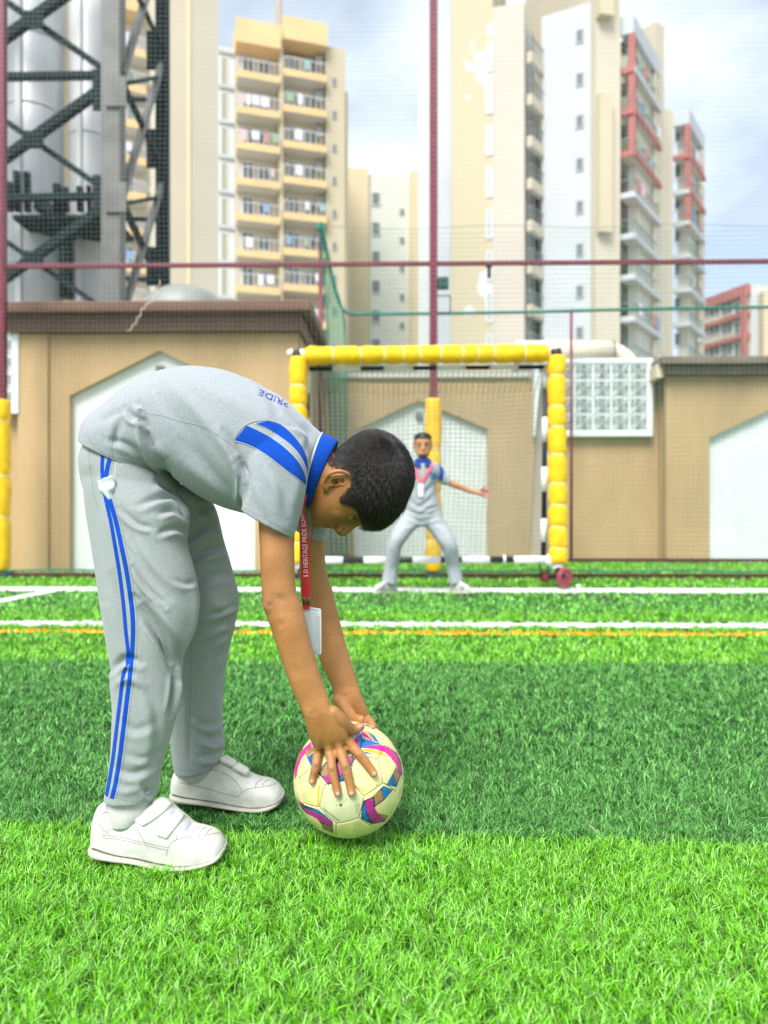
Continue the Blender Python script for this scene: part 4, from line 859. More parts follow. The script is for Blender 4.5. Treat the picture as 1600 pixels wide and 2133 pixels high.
armF = [(618, 1000, 680, 1010, 1.545, .032, 2), (622, 1060, 678, 1075, 1.558, .032, 2), (624, 1134, 677, 1150, 1.568, .031, 2), (624, 1190, 682, 1196, 1.57, .029, 2), (627, 1238, 692, 1226, 1.57, .028, 2), (636, 1290, 706, 1284, 1.568, .028, 2), (652, 1340, 719, 1334, 1.562, .026, 2), (672, 1388, 732, 1380, 1.553, .023, 2),
        (688, 1424, 743, 1414, 1.545, .020, 2), (695, 1444, 750, 1438, 1.54, .019, 2.1), (696, 1462, 757, 1456, 1.538, .0175, 2.3), (698, 1482, 766, 1478, 1.540, .016, 2.4), (706, 1503, 772, 1500, 1.544, .013, 2.3)]
sk.append(loft(armF, 4, 26))
sk.append(chain([(706, 1456, 1.530, .0140), (718, 1470, 1.520, .0135), (729, 1486, 1.505, .0118), (738, 1496, 1.490, .0102), (752, 1498, 1.470, .0082)]))
for k in range(4):
    el = np.radians(np.array([52, 36, 20, 4, -10])-4*abs(k-1)); rows = []
    for j, e in enumerate(el):
        az = 0.10+0.30*k-0.05*j*(k-1.5)-0.42
        q = BC+(BR+.0085)*np.array([math.cos(e)*math.sin(az), math.cos(e)*math.cos(az), math.sin(e)]); rows.append(q)
    s0 = P(712+17*k, 1494, 1.545); R_ = crom(np.vstack([[s0], rows]), 4); sk.append(tube(R_, np.linspace(.0095, .0068, len(R_)), 12, True, True))
# hidden trunk and legs, so that the figure is one body
sk.append(loft([(235, 900, 280, 950, 1.475, .03, 2), (370, 880, 390, 940, 1.475, .03, 2), (520, 910, 530, 970, 1.475, .04, 2), (640, 930, 620, 1020, 1.475, .045, 2)], 4, 20))
sk.append(tube([P(600, 960, 1.40), P(600, 960, 1.55)], .04, 16)); sk.append(tube([P(580, 955, 1.385), P(585, 1030, 1.39)], .036, 16)); sk.append(tube([P(640, 960, 1.55), P(650, 1030, 1.55)], .036, 16))
sk.append(tube(crom([P(265, 950, 1.45), P(310, 1230, 1.40), P(275, 1560, 1.385), P(262, 1725, 1.375)], 5), [.022]*15+[.018], 12)); sk.append(tube(crom([P(290, 960, 1.51), P(400, 1230, 1.575), P(410, 1500, 1.60), P(405, 1620, 1.61)], 5), [.022]*15+[.018], 12))
V, Fq = remesh(sk, 0.00185, 4)
# face modelling
eyeN = HP(736, 1080, .030)
for s in (1, -1):
    brush(V, HP(737, 1084, .031*s), .018, (0, 0, .0070))
    brush(V, HP(752, 1088, .026*s), .012, (0, 0, -.003)); brush(V, HP(699, 1005, .071*s), .0085, (0, .015*s, 0)); brush(V, HP(712, 1003, .071*s), .007, (0, .009*s, 0))
    brush(V, HP(706, 1113, .0055*s), .0045, (.0, 0, .005))
brush(V, HP(684, 1104, 0), .007, (0, 0, .0045)); brush(V, HP(684, 1100, .012), .008, (0, 0, .003)); brush(V, HP(670, 1103, 0), .007, (0, 0, .003)); brush(V, HP(685, 1092, .026), .006, (0, .003, .002))
px, py = proj(V)
wf = ((px > 636) & (px < 800) & (py > 1015) & (py < 1125) & (abs(V[:, 1]-DH) < .09)).astype(float); wf *= 1-.97*np.exp(-((px-712)**2+(py-1108)**2)/15**2); wf *= 1-.6*np.exp(-((px-685)**2+(py-1100)**2)/9**2); relax(V, Fq, wf, 14)
wh = np.exp(-(((py-1558)-(695-px)*.18)/16)**2)*((px > 650) & (px < 740) & (V[:, 1] < 1.42)); wh[wh < .05] = 0; relax(V, Fq, wh, 9)
brush(V, P(557, 1262, 1.345), .020, (-.0035, -.003, 0)); brush(V, P(639, 1486, 1.338), .014, (-.0006, -.0013, 0)); brush(V, P(600, 1310, 1.335), .035, (.002, -.003, 0)); brush(V, P(585, 1300, 1.335), .012, (0, .0018, 0)); brush(V, P(560, 1170, 1.345), .035, (-.0015, -.0025, 0)); brush(V, P(612, 1400, 1.336), .02, (0, .0015, 0))
N = vnormals(V, Fq); px, py = proj(V)
# creases at wrists, elbow, knuckles, tendons
for pts in (((630, 1482), (648, 1487), (664, 1480)),): fold(V, N, pts, -.0006, 3)
for pts in (((697, 1444), (715, 1450), (735, 1444)), ((697, 1449), (712, 1455), (728, 1452)), ((702, 1452), (716, 1462), (722, 1480), (728, 1492))): fold(V, N, pts, -.0012, 2.2)
fold(V, N, ((549, 1252), (560, 1262), (568, 1256)), -.0016, 5); fold(V, N, ((570, 1240), (588, 1248), (600, 1246)), -.0016, 8)
for (ax, ay) in ((658, 1596), (692, 1606), (720, 1602), (753, 1577)):
    for dd in (-3.2, 0, 3.2):
        if ax == 753: fold(V, N, ((ax-5+dd, ay+4+dd), (ax+5+dd, ay-4+dd)), -.0007, 1.5, taper=False)
        else: fold(V, N, ((ax-6, ay+dd), (ax, ay+dd+1), (ax+6, ay+dd)), -.0007, 1.5, taper=False)
for a, b_ in (((664, 1530), (663, 1562)), ((682, 1525), (687, 1560)), ((700, 1520), (708, 1556)), ((712, 1512), (727, 1548))):
    fold(V, N, (a, b_), .0012, 4)
for c in ((662, 1560), (686, 1556), (706, 1552), (727, 1546)): brush(V, P(*c, bd(*c, .022)), .012, (0, -.0032, 0))
for a in ((673, 1562), (697, 1560), (719, 1556)): fold(V, N, ((a[0]-1, a[1]-14), a, (a[0], a[1]+8)), -.0016, 3.4)
N = vnormals(V, Fq)
me = big_mesh('person', V, Fq, SKIN)
tone = np.tile(np.array([[0.43, 0.192, 0.064]]), (len(V), 1)); tone *= (1+.07*np.sin(V[:, 0]*60+2*np.sin(V[:, 2]*35))*np.sin(V[:, 2]*48+V[:, 1]*30))[:, None]
def pig(c, r, colr, k=1.0, D=None):
    g = np.exp(-((px-c[0])**2+(py-c[1])**2)/r**2)*k
    if D is not None: g = g*(np.abs(V[:, 1]-D) < .05)
    tone[:] = tone*(1-g[:, None])+np.array(colr)*g[:, None]
DKS = (0.20, 0.085, 0.045); PNK = (0.62, 0.26, 0.17)
for c in ((658, 1596), (692, 1606), (720, 1602), (753, 1577)): pig(c, 6, DKS, .75, bd(*c, .01))
for c in ((673, 1556), (697, 1554), (717, 1550)): pig(c, 7, DKS, .35, 1.36)
pig((560, 1258), 15, DKS, .55, 1.36); pig((582, 1243), 12, DKS, .35, 1.36)
for c in ((650, 1627), (703, 1652), (732, 1651), (779, 1611), (750, 1513)): pig(c, 7, PNK, .7, bd(*c, .01))
pig((700, 984), 10, PNK, .5, DH-.07); pig((722, 986), 9, PNK, .5, DH-.07); pig((684, 1101), 9, (.34, .12, .08), .8); pig((735, 1082), 10, DKS, .5, DH-.03)
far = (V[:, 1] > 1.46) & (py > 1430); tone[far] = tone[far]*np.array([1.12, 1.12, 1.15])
tone *= (1+.05*np.random.default_rng(5).normal(size=(len(V), 1)))
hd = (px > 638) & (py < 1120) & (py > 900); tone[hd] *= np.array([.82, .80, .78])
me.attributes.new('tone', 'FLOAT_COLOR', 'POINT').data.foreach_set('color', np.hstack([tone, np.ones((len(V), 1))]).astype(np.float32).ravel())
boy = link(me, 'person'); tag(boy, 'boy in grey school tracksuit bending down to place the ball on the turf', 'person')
bodyV, bodyF, bodyN, bodypx, bodypy = V, Fq, N, px, py
body_bv = caster(V, Fq)
# nails
NAIL = mat('fingernail', (0.54, 0.31, 0.21), 0.3, spec=.5)
def nail(x, y, w_, h_, ang, off=.0009):
    ca, sa = math.cos(ang), math.sin(ang); G_ = []; Vn = []; Fn = []
    for i in range(7):
        for j in range(7):
            u, v = (i/3-1), (j/3-1); k = 1/max(1, math.hypot(u, v)/1.0) if max(abs(u), abs(v)) > 0 else 1
            u, v = u*math.sqrt(1-v*v/2), v*math.sqrt(1-u*u/2); X = x+(u*w_*ca-v*h_*sa); Y = y+(u*w_*sa+v*h_*ca); e = max(abs(u), abs(v)) > .93
            h = hit(body_bv, X, Y, off*(.0 if math.hypot(u, v) > .9 else 1)); Vn.append(h if h is not None else P(X, Y, 1.36))
    Fn = [(i*7+j, i*7+j+7, i*7+j+8, i*7+j+1) for i in range(6) for j in range(6)]
    mob('fingernail', Vn, Fn, NAIL, boy, True)
for a in ((649.5, 1629, 4, 4.8, .2), (704, 1655, 5, 5, -.2), (733, 1654, 5, 5.2, -.15), (780.5, 1613, 4.6, 5, -.6), (751, 1512.5, 6, 4, -.15)): nail(*a)
# eye, brow, lashes
EW = mat('eye_white', (.27, .23, .20), .2, spec=.6); IR = mat('dark_iris', (.015, .008, .005), .1, spec=.8); HAIRM = mat('black_hair', (.010, .008, .008), .38, spec=.5)
def patch(c, r, la0, la1, lo0, lo1, fw, n=12, k=16):
    """piece of a ball shell round the eye: latitude runs towards the brow"""
    ux = np.array([1., 0, 0]); sd_ = np.cross(fw, ux); V_ = []
    for i in range(n+1):
        for j in range(k+1):
            lo = lo0+(lo1-lo0)*j/k; q = math.cos(lo*.9); la = (la0*q+(la1-la0*q)*i/n)
            V_.append(c+r*(math.cos(la)*(math.cos(lo)*fw+math.sin(lo)*sd_)+math.sin(la)*ux))
    return V_, [(i*(k+1)+j, i*(k+1)+j+1, (i+1)*(k+1)+j+1, (i+1)*(k+1)+j) for i in range(n) for j in range(k)]
SKD = mat('eyelid_skin', (.30, .15, .065), .5, spec=.3)
for s in (1, -1):
    c = HP(736, 1073, .031*s); fw = np.array([-.02, -.22*s, -.97]); fw /= np.linalg.norm(fw)
    eo = mob('eyeball', *ellipsoid(c, (.0112,)*3), EW, boy, True)
    up_ = np.cross(fw, [1, 0, 0]); up_ /= np.linalg.norm(up_); w3 = np.cross(fw, up_); gz = fw+np.array([.05, -.50*s, 0]); gz /= np.linalg.norm(gz)
    Vi = [c+gz*.01165]+[c+gz*.0095+.0066*(up_*math.cos(t)+w3*math.sin(t)) for t in np.linspace(0, 2*math.pi, 20)[:-1]]
    mob('iris', Vi, [(0, 1+i, 1+(i+1) % 19) for i in range(19)], IR, eo, True)
    mob('upper_eyelid', *patch(c, .0124, .36, 1.25, -1.5, 1.5, fw), SKD, boy, True); mob('lower_eyelid', *patch(c, .0122, -.30, -1.2, -1.5, 1.5, fw), SKD, boy, True)
    sd_ = np.cross(fw, [1., 0, 0])
    V_, F_ = tube([c+.0128*(math.cos(.36*math.cos(lo*.9))*(math.cos(lo)*fw+math.sin(lo)*sd_)+math.sin(.36*math.cos(lo*.9))*np.array([1., 0, 0])) for lo in np.linspace(-1.45, 1.45, 16)], .0014, 6); mob('eyelashes', V_, F_, HAIRM, boy, True)
bp = [hit(body_bv, a, b_, .0004) for a, b_ in crom([(757, 1089), (754.5, 1081), (751, 1070), (745, 1060)], 4)]; bp = [q for q in bp if q is not None]
if len(bp) > 4: mob('eyebrow', *tube(bp, np.linspace(.0022, .0010, len(bp)), 6), HAIRM, boy, True)
def inpoly(x, y, poly):
    poly = np.asarray(poly, float); r = np.zeros(len(x), bool); j = len(poly)-1
    for i in range(len(poly)):
        xi, yi = poly[i]; xj, yj = poly[j]; c = ((yi > y) != (yj > y)) & (x < (xj-xi)*(y-yi)/((yj-yi) if yj != yi else 1e-9)+xi); r ^= c; j = i
    return r
SCALP = [(700, 880), (900, 880), (900, 1130), (778, 1130), (774, 1088), (757, 1072), (746, 1051), (729, 1044), (714, 1043), (710, 1035), (722, 1019), (733, 1010), (737, 997), (730, 983), (709, 976), (690, 969), (684, 962), (691, 940), (697, 920)]
def hair_curves(name, roots, normals, dirs, lens, lift, parent, m, rad=.00017, curl=.0, R0=.088, seed=0, npt=6):
    rg = np.random.default_rng(seed); n = len(roots); t = np.linspace(0, 1, npt)
    s = t[None, :]*lens[:, None]
    out = roots[:, None, :]+dirs[:, None, :]*s[..., None]+normals[:, None, :]*(lift[:, None]*np.sin(t*math.pi*.75)[None, :]-s*s/(2*R0))[..., None]
    out += (rg.normal(0, 1, (n, 1, 3))*(t[None, :, None]**1.5)*lens[:, None, None]*.045)
    h = bpy.data.hair_curves.new(name); h.add_curves([npt]*n); h.attributes['position'].data.foreach_set('vector', out.astype(np.float32).ravel())
    ra = h.attributes.get('radius') or h.attributes.new('radius', 'FLOAT', 'POINT'); ra.data.foreach_set('value', np.tile(rad*(1-.85*t**2), n).astype(np.float32))
    h.materials.append(m); o = bpy.data.objects.new(name, h); col.objects.link(o); o.parent = parent; o['kind'] = 'stuff'; return o
def grow_hair(V, N, msk, nroots, W, seed, lenf, grav, parent, rad=.00017, name='hair'):
    rg = np.random.default_rng(seed); idx = np.where(msk)[0]; k = rg.choice(idx, nroots); R_ = V[k]+rg.normal(0, .0008, (nroots, 3)); Nn = N[k]
    d = R_-W; dist = np.linalg.norm(d, axis=1)[:, None]; d = d/(dist+1e-6)+np.array(grav)*np.clip(dist/.08, 0, 1.5)+rg.normal(0, .05, (nroots, 3))+.16*np.stack([np.sin(R_@np.array([210., 90, 160])+3*np.sin(R_@np.array([70., 120, 40]))), np.sin(R_@np.array([130., 240, 60])), np.sin(R_@np.array([90., 150, 230])+1)], 1)
    d -= Nn*(d*Nn).sum(1)[:, None]; d /= np.linalg.norm(d, axis=1)[:, None]+1e-9
    ln, lf = lenf(R_, rg); st_ = rg.random(nroots) < .03; lf = np.where(st_, lf*1.5+.0005, lf); return hair_curves(name, R_, Nn, d, ln, lf, parent, HAIR2, rad, seed=seed)
HAIR2 = mat('hair_strands', (.016, .011, .009), .30, spec=.7)
ms = inpoly(px, py, SCALP) & (py < 1122) & (px > 670)
# cap under the strands
dl0 = pl_dist(px, py, SCALP[4:]+[SCALP[0]])[0]; msc = ms & ((dl0 > np.where(px < 735, 9.0, 3.5)) | (px > 770))
cap = np.where(msc[Fq].all(1))[0]; ids = np.unique(Fq[cap]); mp_ = -np.ones(len(V), int); mp_[ids] = np.arange(len(ids))
dall = np.where(ms, pl_dist(px, py, SCALP[5:]+[SCALP[0]])[0], 0)
crown = sstep(3, 26, dall)*sstep(700, 770, px); LFT = .0004+.0040*crown; lf = LFT[ids]
VC = V[ids]+N[ids]*lf[:, None]
hair = link(big_mesh('hair', VC, mp_[Fq[cap]], HAIRM), 'hair', boy)
WH = P(818, 934, 1.425)
def lenf(R_, rg):
    x = CX+F*R_[:, 0]/R_[:, 1]; y = CY+F*(CAMZ-R_[:, 2])/R_[:, 1]; k = np.clip(sstep(700, 790, x)*.8+sstep(1010, 1070, y)*.35, 0, 1)
    return (.0055+.022*k)*(.6+.7*rg.random(len(x))), (.0008+.0062*k)*(.4+1.1*rg.random(len(x)))
grow_hair(V+N*(LFT*.9)[:, None], N, ms, 42000, WH, 3, lenf, (.05, 0, -.45), boy, .00022, 'hair_strands')
# short down at sideburn and nape edge
edge = inpoly(px, py, [(x+(-4 if x < 800 else 0), y+(4 if y > 990 else 0)) for x, y in SCALP]) & ~inpoly(px, py, SCALP) & (py < 1095)
if edge.any(): grow_hair(V, N, edge, 1500, WH, 5, lambda R_, rg: (np.full(len(R_), .004)*(.5+rg.random(len(R_))), np.full(len(R_), .0008)), (0, 0, -.4), boy, .00012, 'hair_edge')
bm_ = (pl_dist(px, py, [(755, 1092), (752, 1078), (746, 1062)])[0] < 2.6) & (N[:, 2] < .6) & (py > 1055)
if bm_.any(): grow_hair(V, N, bm_, 900, P(752, 1100, DH), 6, lambda R_, rg: (np.full(len(R_), .0065)*(.6+.6*rg.random(len(R_))), np.full(len(R_), .0008)), (0, 0, 0), boy, .00017, 'eyebrow')
# ---------------------------------------------------------------- clothes
KNIT = mat('grey_knit', (0.31, 0.335, 0.36), 0.95, var=0.24, vscale=560, bump=0.35, bscale=900, spec=.2, sheen=.25, detail=2)
SWEAT = mat('grey_sweat_cloth', (0.30, 0.33, 0.33), 0.95, var=0.22, vscale=450, bump=0.35, bscale=800, spec=.2, sheen=.25, detail=2, stretch=(1, 1, 2.2))
BLUE = mat('royal_blue_cloth', (0.003, 0.060, 0.40), 0.9, var=.18, vscale=300, bump=.3, bscale=800, spec=.15, sheen=.05); NAVY = mat('navy_piping', (.01, .03, .12), .9); PIP = mat('light_grey_piping', (.45, .47, .49), .9)
SEAM = mat('seam_thread', (.20, .22, .235), .95)
DT = 1.475
VS = .0029
shirt = [loft([(171, 915, 350, 1002, DT, .124, 2.3), (186, 873, 357, 995, DT, .128, 2.3), (232, 835, 366, 992, DT, .132, 2.3), (296, 790, 388, 1010, DT, .136, 2.3), (370, 767, 424, 1037, DT, .138, 2.3), (446, 768, 470, 1059, DT, .140, 2.3), (514, 788, 526, 1074, DT, .142, 2.3), (580, 821, 576, 1076, DT, .138, 2.2), (630, 866, 605, 1062, DT, .116, 2.1), (655, 890, 624, 1045, DT, .084, 2), (671, 904, 633, 1036, DT, .062, 2)], 5, 60),
         loft([(535, 880, 640, 905, 1.42, .062, 2.1), (508, 925, 646, 955, 1.395, .064, 2.2), (499, 970, 641, 1000, 1.382, .060, 2.2), (501, 1020, 634, 1045, 1.377, .055, 2.2), (503, 1050, 624, 1085, 1.376, .052, 2.2), (505, 1064, 611, 1122, 1.375, .050, 2.2)], 5, 36),
         loft([(585, 930, 690, 950, 1.53, .06, 2), (600, 1000, 690, 1020, 1.56, .055, 2), (610, 1060, 684, 1085, 1.572, .05, 2), (616, 1105, 678, 1131, 1.575, .047, 2)], 5, 30)]
def foldS(V, N, p, a, w_, **k): fold(V, N, p, a*1.55, w_*.88, **k)
V, Fq = remesh(shirt, VS, 7); N = vnormals(V, Fq)
foldS(V, N, ((300, 862), (302, 885), (306, 908), (318, 935), (336, 962), (352, 985)), -.011, 9, asym=.9); N = vnormals(V, Fq)
foldS(V, N, ((262, 850), (276, 868), (290, 872), (304, 884)), -.0055, 8, asym=.6); foldS(V, N, ((282, 838), (296, 848), (290, 860)), -.0028, 8, asym=.5)
foldS(V, N, ((254, 866), (244, 900), (238, 930)), -.003, 9, asym=.6); foldS(V, N, ((318, 925), (332, 938), (345, 960)), .004, 12)
foldS(V, N, ((345, 790), (390, 835), (430, 880), (470, 935), (500, 985)), .0045, 16); foldS(V, N, ((322, 815), (360, 860), (400, 915), (440, 975)), -.003, 18)
foldS(V, N, ((500, 960), (512, 1000), (506, 1050)), -.007, 9, asym=.8, D=1.42); foldS(V, N, ((470, 900), (490, 940), (512, 990)), -.005, 10, asym=.7)
foldS(V, N, ((540, 790), (570, 830), (585, 870)), -.0035, 14, asym=.5); foldS(V, N, ((590, 845), (620, 880), (645, 905), (640, 940)), -.004, 9, asym=.6)
foldS(V, N, ((560, 960), (590, 1010), (600, 1080)), -.0035, 14, asym=.6); foldS(V, N, ((600, 950), (618, 1000), (612, 1060)), .0035, 12); foldS(V, N, ((530, 1000), (545, 1040), (560, 1080)), .003, 12)
foldS(V, N, ((360, 905), (410, 950), (460, 1010), (500, 1050)), -.004, 18); foldS(V, N, ((380, 960), (430, 1000), (480, 1040)), .003, 14)
foldS(V, N, ((200, 880), (240, 860), (265, 845)), -.0025, 10); foldS(V, N, ((410, 800), (470, 830), (540, 870)), .0022, 18); foldS(V, N, ((220, 915), (260, 925), (300, 950)), -.0035, 9, asym=.5)
wobble(V, N, .0024, 26, 1); wobble(V, N, .0011, 70, 2); N = vnormals(V, Fq)
# small turned hems
fold(V, N, ((176, 930), (212, 956), (243, 966), (287, 978), (322, 988), (350, 1003)), .0008, 5, taper=False)
shirt_o = link(big_mesh('shirt', V, Fq, KNIT), 'shirt', boy); sbv = caster(V, Fq)
line_on(sbv, ((300, 861), (335, 866), (370, 877), (425, 891), (480, 925), (500, 950), (512, 992)), 'seam', SEAM, shirt_o, 1.3, .0006)
line_on(sbv, ((181, 900), (190, 922), (215, 943), (243, 953), (287, 965), (322, 975), (345, 985)), 'hem_stitch', SEAM, shirt_o, 1.0, .0005)
line_on(sbv, ((242, 888), (236, 912), (233, 935), (236, 955)), 'seam', SEAM, shirt_o, 1.2, .0005)
line_on(sbv, ((489, 921), (497, 950), (508, 985), (512, 1010)), 'seam', SEAM, shirt_o, 1.3, .0006)
line_on(sbv, ((505, 1056), (540, 1074), (575, 1093), (612, 1112)), 'hem_stitch', SEAM, shirt_o, 1.0, .0005)
strip(sbv, ((489, 911), (500, 895), (514, 886)), ((489, 919), (492, 919), (495, 919)), 'shoulder_stripe', BLUE, shirt_o, .0010, 30, 6) if False else None
strip(sbv, ((514, 886), (540, 898), (572, 916), (600, 938), (622, 962), (634, 985), (638, 1004)), ((488, 917), (520, 927), (552, 945), (580, 966), (606, 986), (626, 1000), (636, 1010)), 'shoulder_stripe', BLUE, shirt_o, .0010, 60, 14)
strip(sbv, ((560, 876), (584, 884), (606, 902), (626, 926), (638, 950), (641, 972), (640, 985)), ((531, 883), (556, 893), (584, 911), (608, 930), (626, 952), (636, 974), (639, 992)), 'shoulder_stripe', BLUE, shirt_o, .0010, 60, 12)
for pts in (((514, 886), (540, 898), (572, 916), (600, 938), (622, 962), (634, 985), (638, 1004)), ((488, 918), (520, 928), (552, 946), (580, 967), (606, 987), (626, 1001), (636, 1011)), ((531, 883), (556, 893), (584, 911), (608, 930), (626, 952), (636, 974), (639, 992)), ((489, 918), (494, 904), (512, 886), (532, 878), (560, 876))):
    line_on(sbv, pts, 'piping', PIP, shirt_o, 1.5, .0016)
# printed word on the back, upside down as the photo shows it
VT, FT = text_mesh('PRIDE', 1.0); wd_ = VT[:, 0].max(); Vp = []; ok = True
for v in VT:
    u = v[0]/wd_; q = np.array([605, 846])+(np.array([541, 819])-np.array([605, 846]))*u; up_ = np.array([-3.5, 11.5]); q = q+up_*(v[1]/.72)-np.array([0, 7.5])
    h = hit(sbv, q[0], q[1], .0007); Vp.append(h if h is not None else np.array([0, 0, 0]))
Vp = np.array(Vp); good = [f for f in FT if all(abs(Vp[i]).sum() > 0 for i in f)]
mob('printed_word', Vp, good, BLUE, shirt_o) if good else None
# collar
def band(rings, n=48):                 # rings ax,ay,bx,by,D,t
    V_ = []
    for ax, ay, bx, by, D, t in rings:
        A = P(ax, ay, D); B = P(bx, by, D); C = (A+B)/2; u = (B-A)/2
        for k in range(n): th = 2*math.pi*k/n; V_.append(C+math.cos(th)*u+math.sin(th)*np.array([0, t, 0]))
    K = len(rings); return V_, [(i*n+k, i*n+(k+1) % n, (i+1)*n+(k+1) % n, (i+1)*n+k) for i in range(K-1) for k in range(n)]
V_, F_ = band([(678, 915, 640, 1036, DT, .054), (671, 904, 631, 1044, DT, .0655), (673, 902, 633, 1048, DT, .0665), (680, 905, 636, 1052, DT, .0660), (692, 910, 640, 1057, DT, .0625), (703, 916, 644, 1061, DT, .0580), (705, 919, 646, 1060, DT, .0555), (703, 924, 645, 1054, DT, .0530), (690, 925, 640, 1040, DT, .0500)])
co = mob('collar', V_, F_, BLUE, shirt_o, True)
V_, F_ = band([(670.5, 905, 630.5, 1043, DT, .0662), (669.5, 903.5, 630, 1046, DT, .0675), (672, 900.5, 632, 1050, DT, .0682), (674.5, 901.5, 634, 1050, DT, .0672)]); mob('collar_piping', V_, F_, PIP, co, True)
# ---------------------------------------------------------------- trousers
tr = [loft([(190, 905, 345, 965, 1.475, .112, 2.2), (171, 945, 372, 1000, 1.475, .122, 2.3), (173, 985, 385, 1040, 1.475, .122, 2.3), (180, 1020, 385, 1070, 1.475, .10, 2.2)], 5, 44),
      loft([(172, 955, 340, 995, 1.445, .085, 2.2), (175, 1000, 378, 1040, 1.432, .088, 2.2), (182, 1050, 398, 1073, 1.422, .088, 2.2), (194, 1125, 392, 1130, 1.412, .085, 2.2), (204, 1200, 409, 1196, 1.405, .081, 2.2), (212, 1265, 419, 1254, 1.400, .078, 2.2), (221, 1320, 410, 1308, 1.395, .072, 2.2), (231, 1378, 386, 1366, 1.39, .065, 2.2), (232, 1425, 380, 1425, 1.388, .062, 2.2), (236, 1480, 373, 1476, 1.386, .060, 2.2), (233, 1545, 357, 1540, 1.384, .057, 2.2), (226, 1610, 340, 1600, 1.382, .053, 2.2), (218, 1650, 331, 1645, 1.380, .050, 2.2), (217, 1662, 330, 1658, 1.380, .050, 2.2)], 5, 44),
      loft([(230, 975, 395, 1015, 1.52, .080, 2.2), (250, 1045, 444, 1048, 1.55, .080, 2.2), (272, 1120, 468, 1128, 1.57, .078, 2.2), (292, 1190, 486, 1190, 1.58, .076, 2.2), (312, 1245, 499, 1248, 1.585, .074, 2.2), (328, 1305, 491, 1303, 1.59, .068, 2.2), (340, 1352, 479, 1350, 1.595, .064, 2.2), (351, 1425, 467, 1425, 1.60, .058, 2.2), (353, 1500, 464, 1500, 1.605, .056, 2.2), (357, 1560, 467, 1556, 1.607, .054, 2.2), (362, 1598, 456, 1586, 1.607, .052, 2.2), (366, 1608, 450, 1597, 1.607, .051, 2.2)], 5, 40)]
V, Fq = remesh(tr, .0031, 6); N = vnormals(V, Fq)
def fs(lst, D=None):
    for pts, a, w_, s in lst: fold(V, N, pts, a*1.7, w_*.9, asym=s, D=D)
fs([(((290, 1052), (330, 1036), (362, 1038), (384, 1058), (396, 1080)), -.006, 9, .7), (((330, 1070), (362, 1062), (388, 1080)), -.005, 8, .6), (((330, 1110), (365, 1100), (392, 1110)), -.005, 8, .6),
    (((242, 1060), (262, 1110), (290, 1160), (325, 1210), (350, 1240)), -.0035, 14, .7), (((290, 1250), (320, 1290), (350, 1335), (368, 1375), (374, 1400)), -.012, 10, -.9), (((315, 1250), (350, 1300), (380, 1345)), .006, 13, 0),
    (((405, 1230), (408, 1290), (392, 1340), (378, 1375)), .004, 10, 0), (((375, 1380), (372, 1420), (366, 1460), (362, 1510)), .007, 6, 0), (((364, 1395), (360, 1440), (352, 1490)), -.006, 6, .5),
    (((240, 1200), (250, 1260), (262, 1330), (270, 1372)), -.003, 12, .5), (((236, 1395), (262, 1372), (290, 1380)), -.006, 9, .7), (((240, 1430), (268, 1412), (300, 1430)), .004, 10, 0), (((300, 1420), (325, 1480), (330, 1550), (320, 1610)), -.0035, 13, .5),
    (((245, 1600), (275, 1612), (305, 1600), (330, 1580)), -.003, 10, .6), (((230, 1640), (260, 1650), (300, 1640)), .002, 9, 0), (((275, 1120), (310, 1170), (355, 1215), (395, 1235)), .004, 15, 0),
    (((190, 980), (196, 1060), (206, 1150), (220, 1250)), -.003, 10, .5), (((330, 1000), (348, 1018), (374, 1030)), -.006, 9, .6), (((262, 1450), (258, 1520), (250, 1590)), .002, 12, 0), (((300, 1640), (315, 1655), (325, 1640)), -.006, 8, .5),
    (((360, 1205), (388, 1216), (410, 1208)), -.002, 7, .6), (((250, 1058), (285, 1090), (320, 1100)), -.0035, 7, .8), (((280, 1180), (305, 1222), (345, 1262)), -.005, 6, .9), (((250, 1500), (285, 1520), (330, 1500)), -.0018, 11, .5), (((262, 1570), (300, 1580), (345, 1560)), -.002, 9, .6), (((305, 1300), (335, 1345), (362, 1400)), -.006, 5, .9)], 1.45)
def ffar(lst):
    for pts, a, w_, s in lst:
        px_, py_ = proj(V); d, t, sd_ = pl_dist(px_, py_, crom(pts, 6)); tp = np.sin(np.pi*np.clip(t, .03, .97))**.6
        mk = sstep(.25, -.25, N[:, 1])*sstep(1.44, 1.50, V[:, 1]); a = a*1.7; a_ = a*np.exp(-(d/w_)**2)*tp
        if s: a_ = a_-s*a*np.exp(-((d-1.6*w_)/(w_*.9))**2)*tp*(sd_ > 0)
        V[:] = V+N*(a_*mk)[:, None]
ffar([(((390, 1120), (430, 1098), (462, 1092)), -.007, 9, .7), (((395, 1165), (430, 1150), (470, 1140)), -.006, 9, .7), (((405, 1215), (440, 1200), (480, 1196)), -.004, 10, .6), (((410, 1070), (430, 1060), (448, 1062)), -.006, 8, .7),
      (((425, 1320), (455, 1300), (485, 1290)), -.004, 10, .6), (((430, 1390), (450, 1370), (474, 1350)), -.004, 9, .6), (((420, 1530), (445, 1540), (464, 1530)), -.006, 9, .8), (((415, 1575), (440, 1575), (464, 1560)), -.005, 7, .7), (((395, 1440), (396, 1510), (393, 1590)), -.002, 6, .5), (((440, 1250), (470, 1270), (494, 1262)), .003, 12, 0), (((445, 1430), (452, 1480), (448, 1520)), .002, 10, 0), (((420, 1285), (460, 1275), (495, 1260)), -.003, 6, .8), (((415, 1345), (445, 1335), (480, 1315)), -.003, 6, .8), (((400, 1490), (430, 1510), (462, 1500)), -.003, 7, .7)])
wobble(V, N, .0022, 24, 4); wobble(V, N, .0009, 75, 5); N = vnormals(V, Fq)
tro = link(big_mesh('trousers', V, Fq, SWEAT), 'trousers', boy); tbv = caster(V, Fq)
